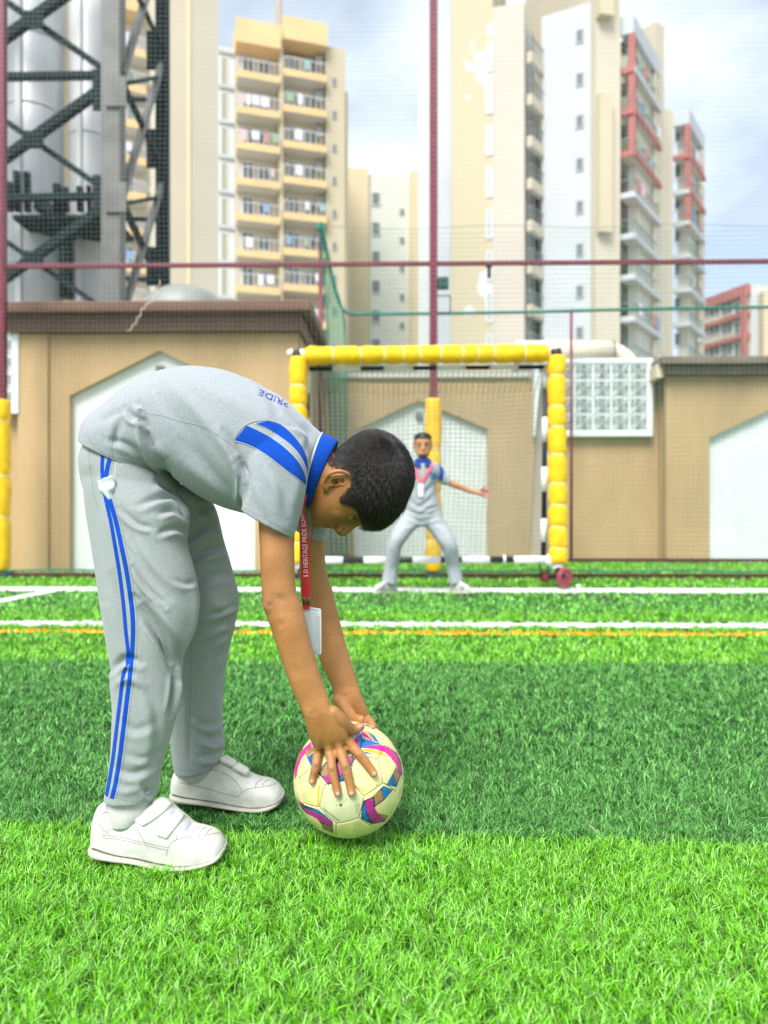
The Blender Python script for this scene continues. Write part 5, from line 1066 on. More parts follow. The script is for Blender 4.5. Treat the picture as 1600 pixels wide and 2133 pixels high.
c1 = [(214, 945), (213, 975), (215, 1005), (221, 1042), (231, 1087), (241, 1144), (250, 1200), (257, 1256), (262, 1312), (267, 1369), (257, 1406), (250, 1462), (243, 1519), (236, 1575), (227, 1631), (221, 1659)]
c2 = [(231, 950), (224, 975), (221, 1005), (228, 1038), (240, 1080), (251, 1128), (262, 1181), (271, 1237), (277, 1294), (276, 1350), (271, 1406), (264, 1462), (257, 1519), (250, 1575), (241, 1631), (233, 1664)]
line_on(tbv, c1, 'leg_stripe', BLUE, tro, 8.0, .0012, 160); line_on(tbv, c2, 'leg_stripe', BLUE, tro, 9.5, .0012, 160)
line_on(tbv, [(x+(9 if 1000 < y else 8), y) for x, y in c2], 'seam', SEAM, tro, 1.2, .0006, 160)
line_on(tbv, ((399, 1335), (397, 1400), (396, 1460), (394, 1530), (393, 1600)), 'seam', SEAM, tro, 1.1, .0005)
line_on(tbv, ((188, 930), (186, 955), (190, 990), (196, 1030), (206, 1060)), 'seam', SEAM, tro, 1.1, .0005)
line_on(tbv, ((243, 958), (240, 985), (237, 1010), (230, 1040)), 'pocket_edge', PIP, tro, 2.2, .0010); line_on(tbv, ((240, 1088), (262, 1130), (285, 1160)), 'pocket_edge', SEAM, tro, 1.2, .0006)
line_on(tbv, ((219, 1648), (250, 1664), (284, 1669), (305, 1662)), 'hem_stitch', SEAM, tro, 1.0, .0005); line_on(tbv, ((362, 1598), (385, 1605), (420, 1600), (448, 1586)), 'hem_stitch', SEAM, tro, 1.0, .0005)
# white pocket lining pulled out
pb = []
for i, (xa, ya, xb, yb) in enumerate(((205, 1002, 236, 990), (203, 1012, 241, 1003), (208, 1024, 240, 1015), (218, 1034, 236, 1026), (227, 1044, 232, 1040))):
    pb.append((xa, ya, xb, yb, bd(0, 0, 0) if False else 1.335+.004*(i % 2), .008 if i < 4 else .003, 2))
h0 = hit(tbv, 222, 1015); Dp = h0[1]-.003
V_, F_ = loft([(a, b, c, d, Dp+.002*(i % 2), t, 2) for i, (a, b, c, d, _, t, _2) in enumerate(pb)], 4, 20); V_ = np.array(V_); V_[:, 1] += .0025*np.sin(V_[:, 0]*420+V_[:, 2]*260)
mob('pocket_lining', V_, F_, mat('white_lining', (.62, .70, .70), .9, bump=.4, bscale=90), tro, True)
# ---------------------------------------------------------------- shoes
SHOE = mat('white_leather', (0.60, 0.59, 0.55), 0.42, var=.17, vscale=30, bump=.18, bscale=120, spec=.45); SOLE = mat('cream_sole', (0.52, 0.495, 0.42), .6, var=.16, vscale=30); STR = mat('shoe_strap', (0.64, 0.635, 0.61), .38, var=.05, vscale=30, bump=.15, bscale=200)
GRV = mat('shoe_groove', (.25, .24, .21), .7); SOCK = mat('grey_sock', (.52, .53, .50), .95, var=.15, vscale=200, bump=.6, bscale=300, stretch=(4, 4, .3))
def clampup(V_, D, sole):
    qx, qy = proj(V_); ym = np.interp(qx, [s[0] for s in sole], [s[1]*.88+s[2]*.12 for s in sole]); V_[:, 2] = np.maximum(V_[:, 2], CAMZ-(ym-CY)/F*D); return V_
def shoe(name_lab, D, tops, sole, sockr, bot):
    """tops: px, top y, half width; the shoe runs along the image plane"""
    up_ = [(x, yt, x+1, min(bot(x), 5000), D, t, 2.5) for x, yt, t in tops]
    so_ = [(x, ya, x, yb, D, t, 4.0) for x, ya, yb, t in sole]
    V_, F_ = remesh([loft(up_, 4, 36)], .0022, 3); V_ = clampup(V_, D, sole); Nn = vnormals(V_, F_)
    o = link(big_mesh('shoe', V_, F_, SHOE), 'shoe', boy)
    V2, F2 = remesh([loft(so_, 4, 40)], .0022, 2); N2 = vnormals(V2, F2); qx, qy = proj(V2)
    ln = np.interp(qx, [s[0] for s in sole], [(s[1]*.45+s[2]*.55) for s in sole]); wv = ln+2.4*np.sin((qx-sole[0][0])/ (sole[-1][0]-sole[0][0])*9.5); V2 += N2*(-.0022*np.exp(-((qy-wv)/1.8)**2)*(np.abs(N2[:, 2]) < .6))[:, None]; V2 += N2*(-.0016*np.exp(-((qy-wv-6)/1.5)**2)*(np.abs(N2[:, 2]) < .6))[:, None]
    s = link(big_mesh('sole', V2, F2, SOLE), 'sole', o)
    V3, F3 = loft(sockr, 4, 24); k = mob('sock', V3, F3, SOCK, o, True)
    return o, caster(V_, F_)
topN = [(194, 1735, .010), (197, 1702, .022), (206, 1677, .029), (220, 1670, .031), (236, 1687, .032), (256, 1695, .033), (280, 1690, .034), (305, 1674, .034), (330, 1661, .034), (347, 1664, .035), (366, 1682, .037), (386, 1699, .040), (402, 1713, .041), (424, 1719, .041), (445, 1726, .039), (459, 1738, .033), (467, 1751, .022), (470, 1763, .009)]
solN = [(191, 1753, 1764, .010), (195, 1748, 1779, .026), (210, 1753, 1782, .034), (240, 1762, 1784, .037), (284, 1768, 1788, .038), (325, 1779, 1794, .041), (362, 1784, 1798, .044), (410, 1779, 1794, .046), (450, 1768, 1787, .040), (466, 1759, 1779, .028), (472, 1757, 1768, .010)]
shN, bvN = shoe('', 1.372, topN, solN, [(226, 1640, 318, 1640, 1.374, .031, 2), (226, 1665, 316, 1665, 1.374, .032, 2), (226, 1690, 314, 1690, 1.374, .035, 2.2), (228, 1716, 300, 1712, 1.374, .034, 2)], lambda x: 1806+22*sstep(200, 330, x)-6*sstep(400, 470, x))
def strap(bv, A, B, par, name='strap', lift=.0042):
    o = strip(bv, A, B, name, STR, par, lift, 26, 10); return o
st1 = strap(bvN, ((340, 1661), (322, 1678), (298, 1696), (276, 1709)), ((360, 1675), (340, 1694), (318, 1711), (298, 1722)), shN)
st2 = strap(bvN, ((370, 1685), (354, 1705), (338, 1724), (325, 1739)), ((386, 1698), (373, 1716), (360, 1733), (348, 1748)), shN)
for pts in (((344, 1664), (326, 1681), (302, 1699), (280, 1711)), ((357, 1674), (337, 1692), (315, 1709), (296, 1719)), ((373, 1688), (357, 1708), (341, 1727), (328, 1741)), ((383, 1697), (370, 1714), (357, 1731), (346, 1746))): line_on(bvN, pts, 'stitching', GRV, shN, .7, .0045, 24)
VT, FT = text_mesh('Action', 1.0); wd_ = VT[:, 0].max(); Vp = []
for v in VT:
    u = v[0]/wd_; q = np.array([302, 1706.5])+np.array([34, -27.0])*u+np.array([-5.5, -7.0])*(v[1]/.72); h = hit(bvN, q[0]+3.5, q[1]+4.5, .0048); Vp.append(h if h is not None else P(q[0], q[1], 1.34))
mob('embossed_word', Vp, FT, mat('embossed_grey', (.52, .52, .50), .5), st1)
G1 = [((347, 1783), (350, 1768), (360, 1753), (380, 1746), (420, 1742), (455, 1735), (464, 1741)), ((398, 1743), (404, 1730), (416, 1722)), ((413, 1742), (419, 1730), (430, 1722)), ((428, 1740), (434, 1731), (442, 1725)), ((214, 1740), (250, 1744), (300, 1755), (349, 1766)), ((214, 1745), (250, 1749), (300, 1760), (348, 1771)), ((202, 1708), (215, 1728), (230, 1740)), ((280, 1712), (290, 1735), (305, 1760)), ((222, 1732), (250, 1722), (277, 1713)), ((222, 1672), (232, 1690), (256, 1700), (285, 1691)), ((360, 1735), (368, 1742), (366, 1752)), ((206, 1702), (220, 1692), (236, 1700))]
for pts in G1: line_on(bvN, pts, 'stitched_groove', GRV, shN, 1.5, .0005, 30)
strip(bvN, ((377, 1727), (384, 1715), (391, 1709)), ((386, 1733), (395, 1722), (399, 1714)), 'reflective_patch', mat('lilac_patch', (.50, .50, .62), .3), shN, .0010, 12, 6)
strip(bvN, ((346, 1693), (352, 1688), (360, 1686)), ((350, 1702), (358, 1696), (364, 1690)), 'reflective_patch', MATS['lilac_patch'], shN, .0010, 12, 6)
topF = [(357, 1640, .009), (360, 1616, .020), (370, 1600, .028), (395, 1592, .030), (420, 1586, .031), (445, 1580, .032), (466, 1577, .032), (482, 1584, .034), (498, 1594, .037), (515, 1606, .039), (538, 1616, .041), (562, 1621, .040), (578, 1631, .036), (587, 1643, .024), (591, 1654, .009)]
solF = [(356, 1646, 1656, .010), (361, 1642, 1666, .027), (385, 1648, 1668, .035), (431, 1654, 1671, .038), (480, 1662, 1676, .042), (520, 1666, 1680, .046), (553, 1664, 1681, .046), (578, 1656, 1676, .036), (588, 1651, 1668, .024), (593, 1650, 1660, .009)]
shF, bvF = shoe('', 1.612, topF, solF, [(370, 1560, 457, 1560, 1.608, .034, 2), (372, 1590, 457, 1588, 1.608, .034, 2), (374, 1612, 450, 1606, 1.608, .033, 2), (380, 1626, 440, 1620, 1.608, .028, 2)], lambda x: 1684+20*sstep(380, 500, x)-6*sstep(540, 592, x))
for (a, b_, c, d) in ((464, 1582, 486, 1594), (491, 1598, 512, 1610)):
    o = mob('strap', *tube([P(a, b_, 1.590), P(c, d-2, 1.590)], .0078, 12, True, True), STR, shF, True)
    o2 = mob('strap_tip', *tube([P(a+6, b_-4, 1.60), P(c+2, d-6, 1.60)], .006, 10, True, True), STR, shF, True)
for pts in (((495, 1663), (503, 1652), (520, 1643), (555, 1638), (580, 1630)), ((449, 1604), (480, 1618), (500, 1640), (504, 1652)), ((372, 1630), (420, 1640), (470, 1654), (496, 1660)), ((385, 1616), (420, 1610), (449, 1603)), ((531, 1641), (536, 1630), (548, 1622)), ((546, 1638), (551, 1629), (562, 1624))): line_on(bvF, pts, 'stitched_groove', GRV, shF, 1.4, .0005, 30)
# ---------------------------------------------------------------- lanyard and card
lan = empty('lanyard', 'red school lanyard with white card holder hanging from the bending boy neck', 'lanyard')
LRED = mat('red_ribbon', (.58, .008, .018), .55, bump=.3, bscale=400); LWH = mat('white_print', (.85, .82, .82), .6); BRS = mat('old_brass', (.16, .11, .05), .35, metal=.8)
DLn = 1.43
def ribbon(A, B, name, m, par, D0, D1, th=.0006, n=30):
    A = crom(A, 8); B = crom(B, 8); k = len(A); V_ = []
    for i in range(k):
        D = D0+(D1-D0)*i/(k-1)
        for q, dd in ((A[i], 0), (B[i], 0), (B[i], th), (A[i], th)): V_.append(P(q[0], q[1], D+dd))
    return mob(name, V_, [(i*4+j, i*4+(j+1) % 4, i*4+4+(j+1) % 4, i*4+4+j) for i in range(k-1) for j in range(4)]+[(0, 1, 2, 3), (k*4-1, k*4-2, k*4-3, k*4-4)], m, par)
LA = [(628, 1030), (624, 1062), (624, 1090), (626, 1130), (628, 1170), (629, 1210), (629, 1243)]; LB = [(641, 1030), (634, 1062), (640, 1090), (643, 1130), (644, 1170), (645, 1210), (646, 1243)]
ribbon(LA, LB, 'strap', LRED, lan, 1.415, DLn); ribbon([(656, 1050), (651, 1096), (647, 1130), (642, 1165), (636, 1235)], [(659, 1050), (654, 1096), (649, 1130), (644, 1165), (644, 1235)], 'strap', LRED, lan, 1.47, DLn+.003)
A_, B_ = crom(LA, 8), crom(LB, 8)
VT, FT = text_mesh('S D HERITAGE PRIDE SCHOOL', 1.0, spacing=1.08); wd_ = VT[:, 0].max(); Vp = []
for v in VT:
    y = 1202-(v[0]/wd_)*(1202-1055); i = np.argmin(abs(A_[:, 1]-y)); xa = np.interp(y, A_[:, 1], A_[:, 0]); xb = np.interp(y, A_[:, 1], B_[:, 0])
    f = (v[1]/.72); x = xb-3.2-(xb-xa-6.4)*f; t_ = (y-1030)/(1243-1030); Vp.append(P(x, y, 1.415+(DLn-1.415)*t_-.0009))
mob('lettering', Vp, FT, LWH, lan)
ribbon([(629.3, 1207), (629.5, 1222)], [(644.7, 1207), (645.2, 1222)], 'emblem_patch', mat('patch_cream', (.62, .58, .50), .7), lan, DLn-.001, DLn-.001)
V_, F_ = tube([P(634.5+3.6*math.cos(t), 1214.5+3.6*math.sin(t), DLn-.0018) for t in np.linspace(0, 6.28, 20)], .0006, 5); mob('emblem_ring', V_, F_, mat('emblem_ink', (.05, .09, .07), .7), lan)
mob('emblem_mark', *MB_ if False else tube([P(634.5, 1211.5, DLn-.0018), P(634.5, 1217, DLn-.0018)], .0007, 5), MATS['emblem_ink'], lan); mob('emblem_mark', *tube([P(641.5, 1209.5, DLn-.0018), P(641.5, 1219.5, DLn-.0018)], .0009, 5), mat('emblem_red', (.4, .05, .08), .7), lan)
for x0_, x1_ in ((629.5, 637.2), (638.6, 646.2)):
    a, b_ = P(x0_, 1259, DLn), P(x1_, 1245, DLn); MB().bbox(a[0], b_[0], DLn-.003, DLn+.003, a[2], b_[2], .0012).ob('metal_clip', BRS, lan, True)
ribbon([(630, 1259), (632, 1270)], [(646, 1259), (645, 1269)], 'loop', LRED, lan, DLn, DLn)
def card(poly, D0, name, m, par, th=.002, tilt=0):
    V_ = [P(x, y, D0+tilt*(x-630)) for x, y in poly]; V_ += [v+np.array([0, th, 0]) for v in V_]; n = len(poly)
    return mob(name, V_, [tuple(range(n)), tuple(range(n, 2*n))[::-1]]+[(i, i+n, (i+1) % n+n, (i+1) % n) for i in range(n)], m, par)
HOLD = mat('white_plastic', (.68, .71, .74), .25, spec=.5)
card([(604, 1262), (633, 1263), (667, 1268), (669, 1271), (669.5, 1360), (667, 1364), (636, 1365), (606, 1366), (603, 1362)], DLn+.004, 'card_holder', HOLD, lan, .003)
card([(608, 1270), (636, 1271), (664, 1275), (664.5, 1358), (638, 1360), (609, 1360)], DLn+.0034, 'card', mat('card_grey', (.52, .58, .62), .35), lan, .0005)
for q in (((665, 1282), (665.5, 1354), (663, 1360), (640, 1361)), ((649, 1362), (656, 1358), (659, 1352)), ((660, 1284), (660.5, 1338)), ((664, 1271), (640, 1267))):
    mob('holder_rim', *tube([P(a, b_, DLn+.0028) for a, b_ in crom(q, 5)], .0005, 5), mat('rim_grey', (.34, .38, .42), .4), lan)
# ================================================================ FOOTBALL
ball = empty('football', 'worn cream football with blue, pink and yellow print under the boy hands', 'ball', loc=tuple(BC))
def truncico():
    ph = (1+5**.5)/2; V_ = []
    for a, b, c in ((0, 1, 3*ph), (1, 2+ph, 2*ph), (2, 1+2*ph, ph)):
        for sa in ((1, -1) if a else (1,)):
            for sb in (1, -1):
                for sc in (1, -1):
                    x, y, z = a*sa, b*sb, c*sc
                    for q in ((x, y, z), (y, z, x), (z, x, y)): V_.append(q)
    V_ = np.unique(np.round(np.array(V_, float), 6), axis=0); V_ /= np.linalg.norm(V_[0])
    D_ = np.linalg.norm(V_[:, None]-V_[None], axis=2); D_[D_ < 1e-6] = 9; e = D_.min(); adj = [np.where(D_[i] < e*1.01)[0] for i in range(60)]
    faces = set()
    for i in range(60):
        for j in adj[i]:
            for side in adj[j]:
                if side == i: continue
                path = [i, j, side]; n = np.cross(V_[j]-V_[i], V_[side]-V_[j]); n /= np.linalg.norm(n); d = n@V_[i]
                for _ in range(6):
                    nx = [k for k in adj[path[-1]] if k != path[-2] and abs(n@V_[k]-d) < 1e-3]
                    if not nx: break
                    if nx[0] == path[0]: faces.add(tuple(sorted(path))); break
                    path.append(nx[0])
    out_ = []
    for f in faces:
        c = V_[list(f)].mean(0); c /= np.linalg.norm(c); u = np.cross(c, V_[f[0]]); u /= np.linalg.norm(u); w_ = np.cross(c, u)
        out_.append(sorted(f, key=lambda k: math.atan2(V_[k]@w_, V_[k]@u)))
    return V_, out_
TV, TF = truncico()
def dirpx(px, py): q = P(px, py, bd(px, py, 0))-BC; return q/np.linalg.norm(q)
Z4 = lambda x, y: (600+x/6.154, 1500+y/6.154)
tgt_c = dirpx(*Z4(680, 1075)); tgt_p = dirpx(*Z4(1010, 700))
hx = [f for f in TF if len(f) == 6][0]; hc = TV[hx].mean(0); hc /= np.linalg.norm(hc)
pent = min([f for f in TF if len(f) == 5], key=lambda f: np.linalg.norm(TV[f].mean(0)-hc)); pc = TV[pent].mean(0); pc /= np.linalg.norm(pc)
def fr(a, b): x = a; z = np.cross(a, b); z /= np.linalg.norm(z); return np.stack([x, np.cross(z, x), z], 1)
RM = fr(tgt_c, tgt_p)@fr(hc, pc).T; TV = TV@RM.T
cM, cB, cDB, cY, cG, cY2, cS, cDG = (.68, .012, .30), (.012, .16, .42), (.006, .035, .12), (.86, .44, .012), (.52, .28, .06), (.80, .66, .25), (.42, .45, .50), (.36, .20, .04)
POLY = [
 (cY2, [(820, 650), (900, 690), (1000, 760), (1080, 800), (950, 770), (820, 720)], 0), (cY, [(850, 822), (900, 855), (1020, 920), (960, 908), (850, 845)], 0), (cY, [(385, 830), (412, 840), (392, 1100), (374, 1085)], 0), (cY2, [(290, 860), (330, 900), (310, 1110), (280, 1090)], 0),
 (cY2, [(660, 1400), (790, 1340), (900, 1285), (820, 1350), (700, 1400)], 0), (cY2, [(840, 1430), (1000, 1350), (1060, 1340), (900, 1440)], 0), (cY2, [(1300, 650), (1380, 580), (1330, 700)], 0), (cY2, [(1130, 1110), (1240, 1030), (1180, 1180)], 0), (cY2, [(150, 620), (215, 500), (200, 640)], 0), (cY2, [(300, 1260), (370, 1280), (425, 1380), (350, 1340)], 0),
 (cDB, [(1228, 842), (1345, 892), (1235, 1025), (1120, 1110), (1105, 1160), (1150, 1195), (1290, 1222), (1240, 1300), (1110, 1330), (1060, 1330), (932, 1262), (945, 1130), (965, 1035), (1085, 985), (1170, 895)], 0), (cB, [(1228, 848), (1335, 893), (1235, 1015), (1205, 895)], 0), (cB, [(950, 1140), (985, 1060), (1000, 1180), (1040, 1290), (945, 1245)], 0),
 (cG, [(1098, 962), (1200, 895), (1226, 1010), (1120, 1092)], 1), (cM, [(995, 1045), (1078, 1000), (1108, 1120), (1150, 1190), (1210, 1240), (1250, 1285), (1110, 1322), (1050, 1262), (1005, 1170)], 1), (cG, [(1150, 1190), (1285, 1222), (1255, 1275), (1195, 1240)], 1),
 (cDB, [(100, 960), (135, 1035), (205, 1085), (385, 1150), (475, 1215), (575, 1300), (580, 1450), (450, 1395), (425, 1330), (370, 1265), (230, 1190), (150, 1100)], 0), (cM, [(205, 1118), (350, 1182), (565, 1300), (570, 1360), (400, 1292), (368, 1262), (230, 1182)], 1), (cM, [(135, 1040), (200, 1112), (185, 1130), (150, 1090)], 0), (cB, [(255, 1132), (385, 1155), (475, 1222), (540, 1288), (360, 1182)], 0), (cDG, [(435, 1325), (568, 1368), (572, 1440), (452, 1390)], 1),
 (cM, [(300, 275), (306, 340), (232, 420), (180, 480), (130, 600), (112, 720), (85, 760), (80, 640), (110, 540), (170, 390)], 0), (cG, [(215, 402), (318, 340), (345, 380), (250, 472)], 1), (cB, [(222, 440), (250, 475), (345, 395), (352, 500), (300, 602)], 1), (cB, [(306, 300), (345, 340), (345, 380), (318, 338)], 0),
 (cDB, [(385, 685), (480, 535), (830, 455), (852, 500), (800, 610), (720, 790), (640, 795), (515, 835), (440, 745)], 0), (cG, [(402, 665), (490, 550), (540, 690), (445, 728)], 1), (cM, [(450, 735), (520, 700), (562, 805), (512, 822)], 1), (cM, [(620, 560), (780, 470), (832, 480), (790, 595), (655, 722)], 1), (cB, [(640, 745), (700, 700), (722, 780), (660, 792)], 1),
 (cB, [(800, 190), (890, 170), (940, 165), (960, 230), (1080, 265), (1205, 312), (1050, 322), (940, 362), (912, 375), (895, 300)], 0), (cDB, [(940, 250), (955, 245), (1000, 268), (990, 280), (958, 275), (935, 360), (925, 355)], 0), (cM, [(930, 150), (965, 140), (1095, 262), (1062, 262), (945, 190)], 0), (cY, [(968, 128), (1000, 125), (1112, 262), (1090, 272)], 0), (cM, [(848, 265), (890, 195), (908, 335), (880, 305)], 0), (cY, [(825, 240), (872, 190), (858, 255)], 0), (cB, [(1005, 125), (1110, 200), (1172, 292), (1112, 270)], 0),
 (cDB, [(1320, 365), (1400, 430), (1450, 540), (1468, 690), (1440, 720), (1380, 560), (1320, 485)], 0), (cM, [(945, 357), (1050, 322), (1192, 318), (1292, 348), (1395, 450), (1442, 560), (1460, 660), (1440, 705), (1385, 560), (1322, 482), (1240, 412), (1120, 372)], 0), (cY, [(945, 372), (1060, 370), (1180, 400), (1305, 478), (1200, 450), (1100, 418), (1000, 402)], 0), (cB, [(965, 397), (1100, 432), (1000, 432)], 0),
 (cDB, [(1385, 600), (1448, 710), (1390, 860), (1262, 832), (1340, 690)], 0), (cG, [(1388, 612), (1442, 715), (1392, 812), (1352, 690)], 1), (cB, [(1348, 692), (1393, 815), (1372, 858), (1268, 830)], 1)]
BALLM = mat('ball_leather', (1, 1, 1), 0.38, var=0.14, vscale=55, bump=0.12, bscale=500, spec=.45, attr='print')
base_c = np.array([.76, .69, .33])
def paint(W3):
    """print colours from position on the ball; the far side carries the same print turned round"""
    q = W3-BC; fr_ = q[:, 1] < .012*0+(-(q@np.array([0, 1, 0]))*0); back_ = q[:, 1] > 0
    q2 = q.copy(); q2[back_] = -q2[back_]; Wf = BC+q2; x, y = proj(Wf); zx, zy = (x-600)*6.154, (y-1500)*6.154
    C_ = np.tile(base_c, (len(q), 1)); rough = np.sin(zx*.021+zy*.013)*np.sin(zy*.017-zx*.009); C_ *= (1+.10*rough)[:, None]
    ln = (np.sin((zx*.45+zy*.9)*.55) > .55)
    C_[ln] *= .94
    for c_, pl, hatch in POLY:
        m_ = inpoly(zx, zy, pl)
        if hatch: hm = np.sin((zx*.5+zy*.86)*.42) > .45; cc = np.where(hm[:, None], np.array(cDB), np.array(c_)); C_[m_] = cc[m_]
        else: C_[m_] = c_
    valve = inpoly(zx, zy, [(455, 860), (730, 800), (955, 975), (915, 1255), (620, 1330), (405, 1145)]) & ~back_
    C_[valve] = np.array([.64, .64, .38])*(1+.06*rough[valve])[:, None]
    r = np.hypot(zx-678, zy-1088); C_[(r < 22) & ~back_] = (.25, .23, .15); C_[(r < 10) & ~back_] = (.01, .01, .01)
    sp = [(750, 1025), (720, 1048), (618, 1098), (1138, 836), (850, 1412)]
    for a, b_ in sp: C_[(np.hypot(zx-a, zy-b_) < 8) & ~back_] = (.12, .12, .08)
    wear = RNG.random(len(q)) < .015; C_[wear] = C_[wear]*.5+.3
    return C_
def panel(f):
    P_ = TV[f]; n = len(f); c = P_.mean(0); c /= np.linalg.norm(c); K = 42 if c[1] < .25 else 12; V_ = [c]; idx = {}; Fs = []; vmap = {(0, 0, 0): 0}
    def get(s, i, j):                    # i rings, j along the edge in sector s
        if i == 0: return 0
        if j == i: s, j = (s+1) % n, 0
        k = (s, i, j)
        if k not in vmap:
            a, b_ = P_[s], P_[(s+1) % n]; e = a+(b_-a)*j/i; v = c+(e-c)*(i/K); vmap[k] = len(V_); V_.append(v)
        return vmap[k]
    for s in range(n):
        for i in range(K):
            for j in range(i+1):
                Fs.append((get(s, i, j), get(s, i+1, j), get(s, i+1, j+1)))
                if j < i: Fs.append((get(s, i, j), get(s, i+1, j+1), get(s, i, j+1)))
    V_ = np.array(V_); V_ /= np.linalg.norm(V_, axis=1)[:, None]
    dm = np.full(len(V_), 9.)
    for s in range(n):
        a, b_ = P_[s], P_[(s+1) % n]; nn = np.cross(a, b_); nn /= np.linalg.norm(nn); dm = np.minimum(dm, np.abs(V_@nn))
    r = BR*(1+.004*np.clip(dm/.25, 0, 1))-.0016*np.exp(-(dm*BR/.0011)**2); V_ = V_*r[:, None]
    me = big_mesh('panel', V_, np.array(Fs), BALLM); C_ = paint(V_+BC); C_[dm*BR < .0007] = (.10, .085, .05)
    at = me.attributes.new('print', 'FLOAT_COLOR', 'POINT'); at.data.foreach_set('color', np.hstack([C_, np.ones((len(C_), 1))]).astype(np.float32).ravel())
    return link(me, 'panel', ball)
for f in TF: panel(f)
V_, F_ = ellipsoid((0, 0, 0), (BR-.0022,)*3, n=24); mob('bladder', V_, F_, mat('dark_seam', (.06, .05, .03), .9), ball, True)
# small printed lines of lettering round the valve
INK = mat('print_ink', (.12, .12, .09), .7)
def ball_text(s, x, y, dx, dy, hx_, hy_, name='print'):
    VT, FT = text_mesh(s, 1.0); wd_ = VT[:, 0].max(); Vp = []
    for v in VT:
        zx, zy = x+dx*v[0]/wd_+hx_*v[1]/.72, y+dy*v[0]/wd_+hy_*v[1]/.72; a, b_ = Z4(zx, zy); d = dirpx(a, b_); Vp.append(d*(BR*1.004+.0006))
    mob(name, Vp, FT, INK, ball)
ball_text('ALTI', 885, 1185, 0, -110, -16, 0); ball_text('ALL WEATHER', 912, 1185, 0, -120, -14, 0)
ball_text('INFLATION 0.6 - 0.8 BAR', 660, 1305, -205, -175, 8, -12); ball_text('HAND STITCHED', 640, 1275, -180, -120, 8, -12)
ball_text('SIZE 5', 530, 888, 80, -12, 2, -13); ball_text('32 P', 545, 910, 60, -12, 2, -12)
# ================================================================ THE GOALKEEPER
DK = 5.93
def K(x, y, s=0.0): return P(x, y, DK-s)
kp = []
kp.append(loft([(873, 953, 889, 953, DK, .03, 2), (868, 948, 894, 948, DK-.01, .06, 2.2), (864.5, 938, 898, 938, DK, .075, 2.2), (863, 926, 899, 926, DK, .088, 2.2), (863, 916, 899, 916, DK+.005, .092, 2.2), (867, 908, 895, 908, DK+.01, .075, 2), (877, 904.5, 885, 904.5, DK+.01, .03, 2)], 4, 28))
kp.append(loft([(872, 940, 890, 940, DK+.02, .045, 2), (871, 958, 892, 958, DK+.02, .045, 2), (860, 970, 903, 970, DK+.02, .05, 2)], 4, 20))
for s in (-1, 1): kp.append(ellipsoid(K(881+18.5*s, 930, -.01), (.008, .02, .025)))
kp.append(tube([K(881, 927, .086), K(881, 936, .105), K(881, 938.5, .098)], [.007, .013, .009], 10, True, True))
kp.append(ellipsoid(K(881, 944.2, .085), (.022, .010, .006))); kp.append(ellipsoid(K(881, 946.4, .083), (.019, .010, .006)))
kp.append(loft([(918, 984, 918, 1001, DK, .033, 2), (938, 997, 933, 1011.5, DK, .030, 2), (952, 1004, 948, 1017.5, DK, .027, 2), (972, 1013, 970, 1025, DK+.02, .021, 2), (990, 1021, 988, 1030, DK+.02, .017, 2), (998, 1022, 996, 1032, DK+.02, .017, 2.2), (1007, 1019, 1005, 1035, DK+.02, .015, 2.4), (1012, 1021, 1010, 1034, DK+.02, .010, 2)], 4, 20))
for i, (a, b_, c, d) in enumerate(((1010, 1021, 1019, 1019), (1011, 1025, 1022, 1025), (1010, 1029, 1021, 1031), (1009, 1033, 1017, 1036))):
    kp.append(tube([K(a-3, b_, -.02), K((a+c)/2, (b_+d)/2, -.015), K(c, d, 0)], [.0095, .009, .0075], 8, True, True))
kp.append(tube([K(1002, 1021, -.01), K(1008, 1015, .01), K(1013, 1014, .02)], [.011, .010, .008], 8, True, True))
kp.append(loft([(852, 975, 852, 992, DK, .030, 2), (836, 992, 842, 1003, DK, .026, 2), (818, 1004, 822, 1014, DK, .024, 2), (800, 1014, 803, 1023, DK+.02, .019, 2), (790, 1019, 793, 1028, DK+.02, .017, 2), (780, 1020, 783, 1034, DK+.02, .014, 2)], 4, 20))
for i, (a, b_, c, d) in enumerate(((780, 1023, 770, 1022), (780, 1027, 768, 1028), (781, 1031, 770, 1034), (783, 1034, 775, 1039))): kp.append(tube([K(a+3, b_, -.02), K(c, d, 0)], [.0095, .0075], 8, True, True))
kp.append(tube([K(788, 1022, -.01), K(782, 1016, .02)], [.011, .008], 8, True, True))
kp.append(tube([K(855, 978), K(910, 978)], .035, 12)); kp.append(tube([K(881, 965), K(881, 1075)], .06, 12))
kp.append(tube([K(868, 1070), K(822, 1130), K(814, 1215)], [.05, .04, .03], 12)); kp.append(tube([K(895, 1070), K(938, 1130), K(950, 1215)], [.05, .04, .03], 12))
V, Fq = remesh(kp, .0042, 4)
for s in (-1, 1): brush(V, K(881+8.2*s, 927, .088), .022, (0, .010, 0))
me = big_mesh('person', V, Fq, SKIN); kN = vnormals(V, Fq); kx, ky = proj(V)
tone = np.tile(np.array([[0.54, 0.27, 0.13]]), (len(V), 1))
g = np.exp(-(((kx-881)/6)**2+((ky-945.3)/1.5)**2)); tone = tone*(1-.6*g[:, None])+np.array([.35, .10, .08])*.6*g[:, None]
hnd = kx > 996; tone[hnd] = (.55, .26, .19)
me.attributes.new('tone', 'FLOAT_COLOR', 'POINT').data.foreach_set('color', np.hstack([tone, np.ones((len(V), 1))]).astype(np.float32).ravel())
keeper = link(me, 'person'); tag(keeper, 'boy goalkeeper in grey tracksuit standing legs apart with arm out before the goal', 'person')
kbv = caster(V, Fq)
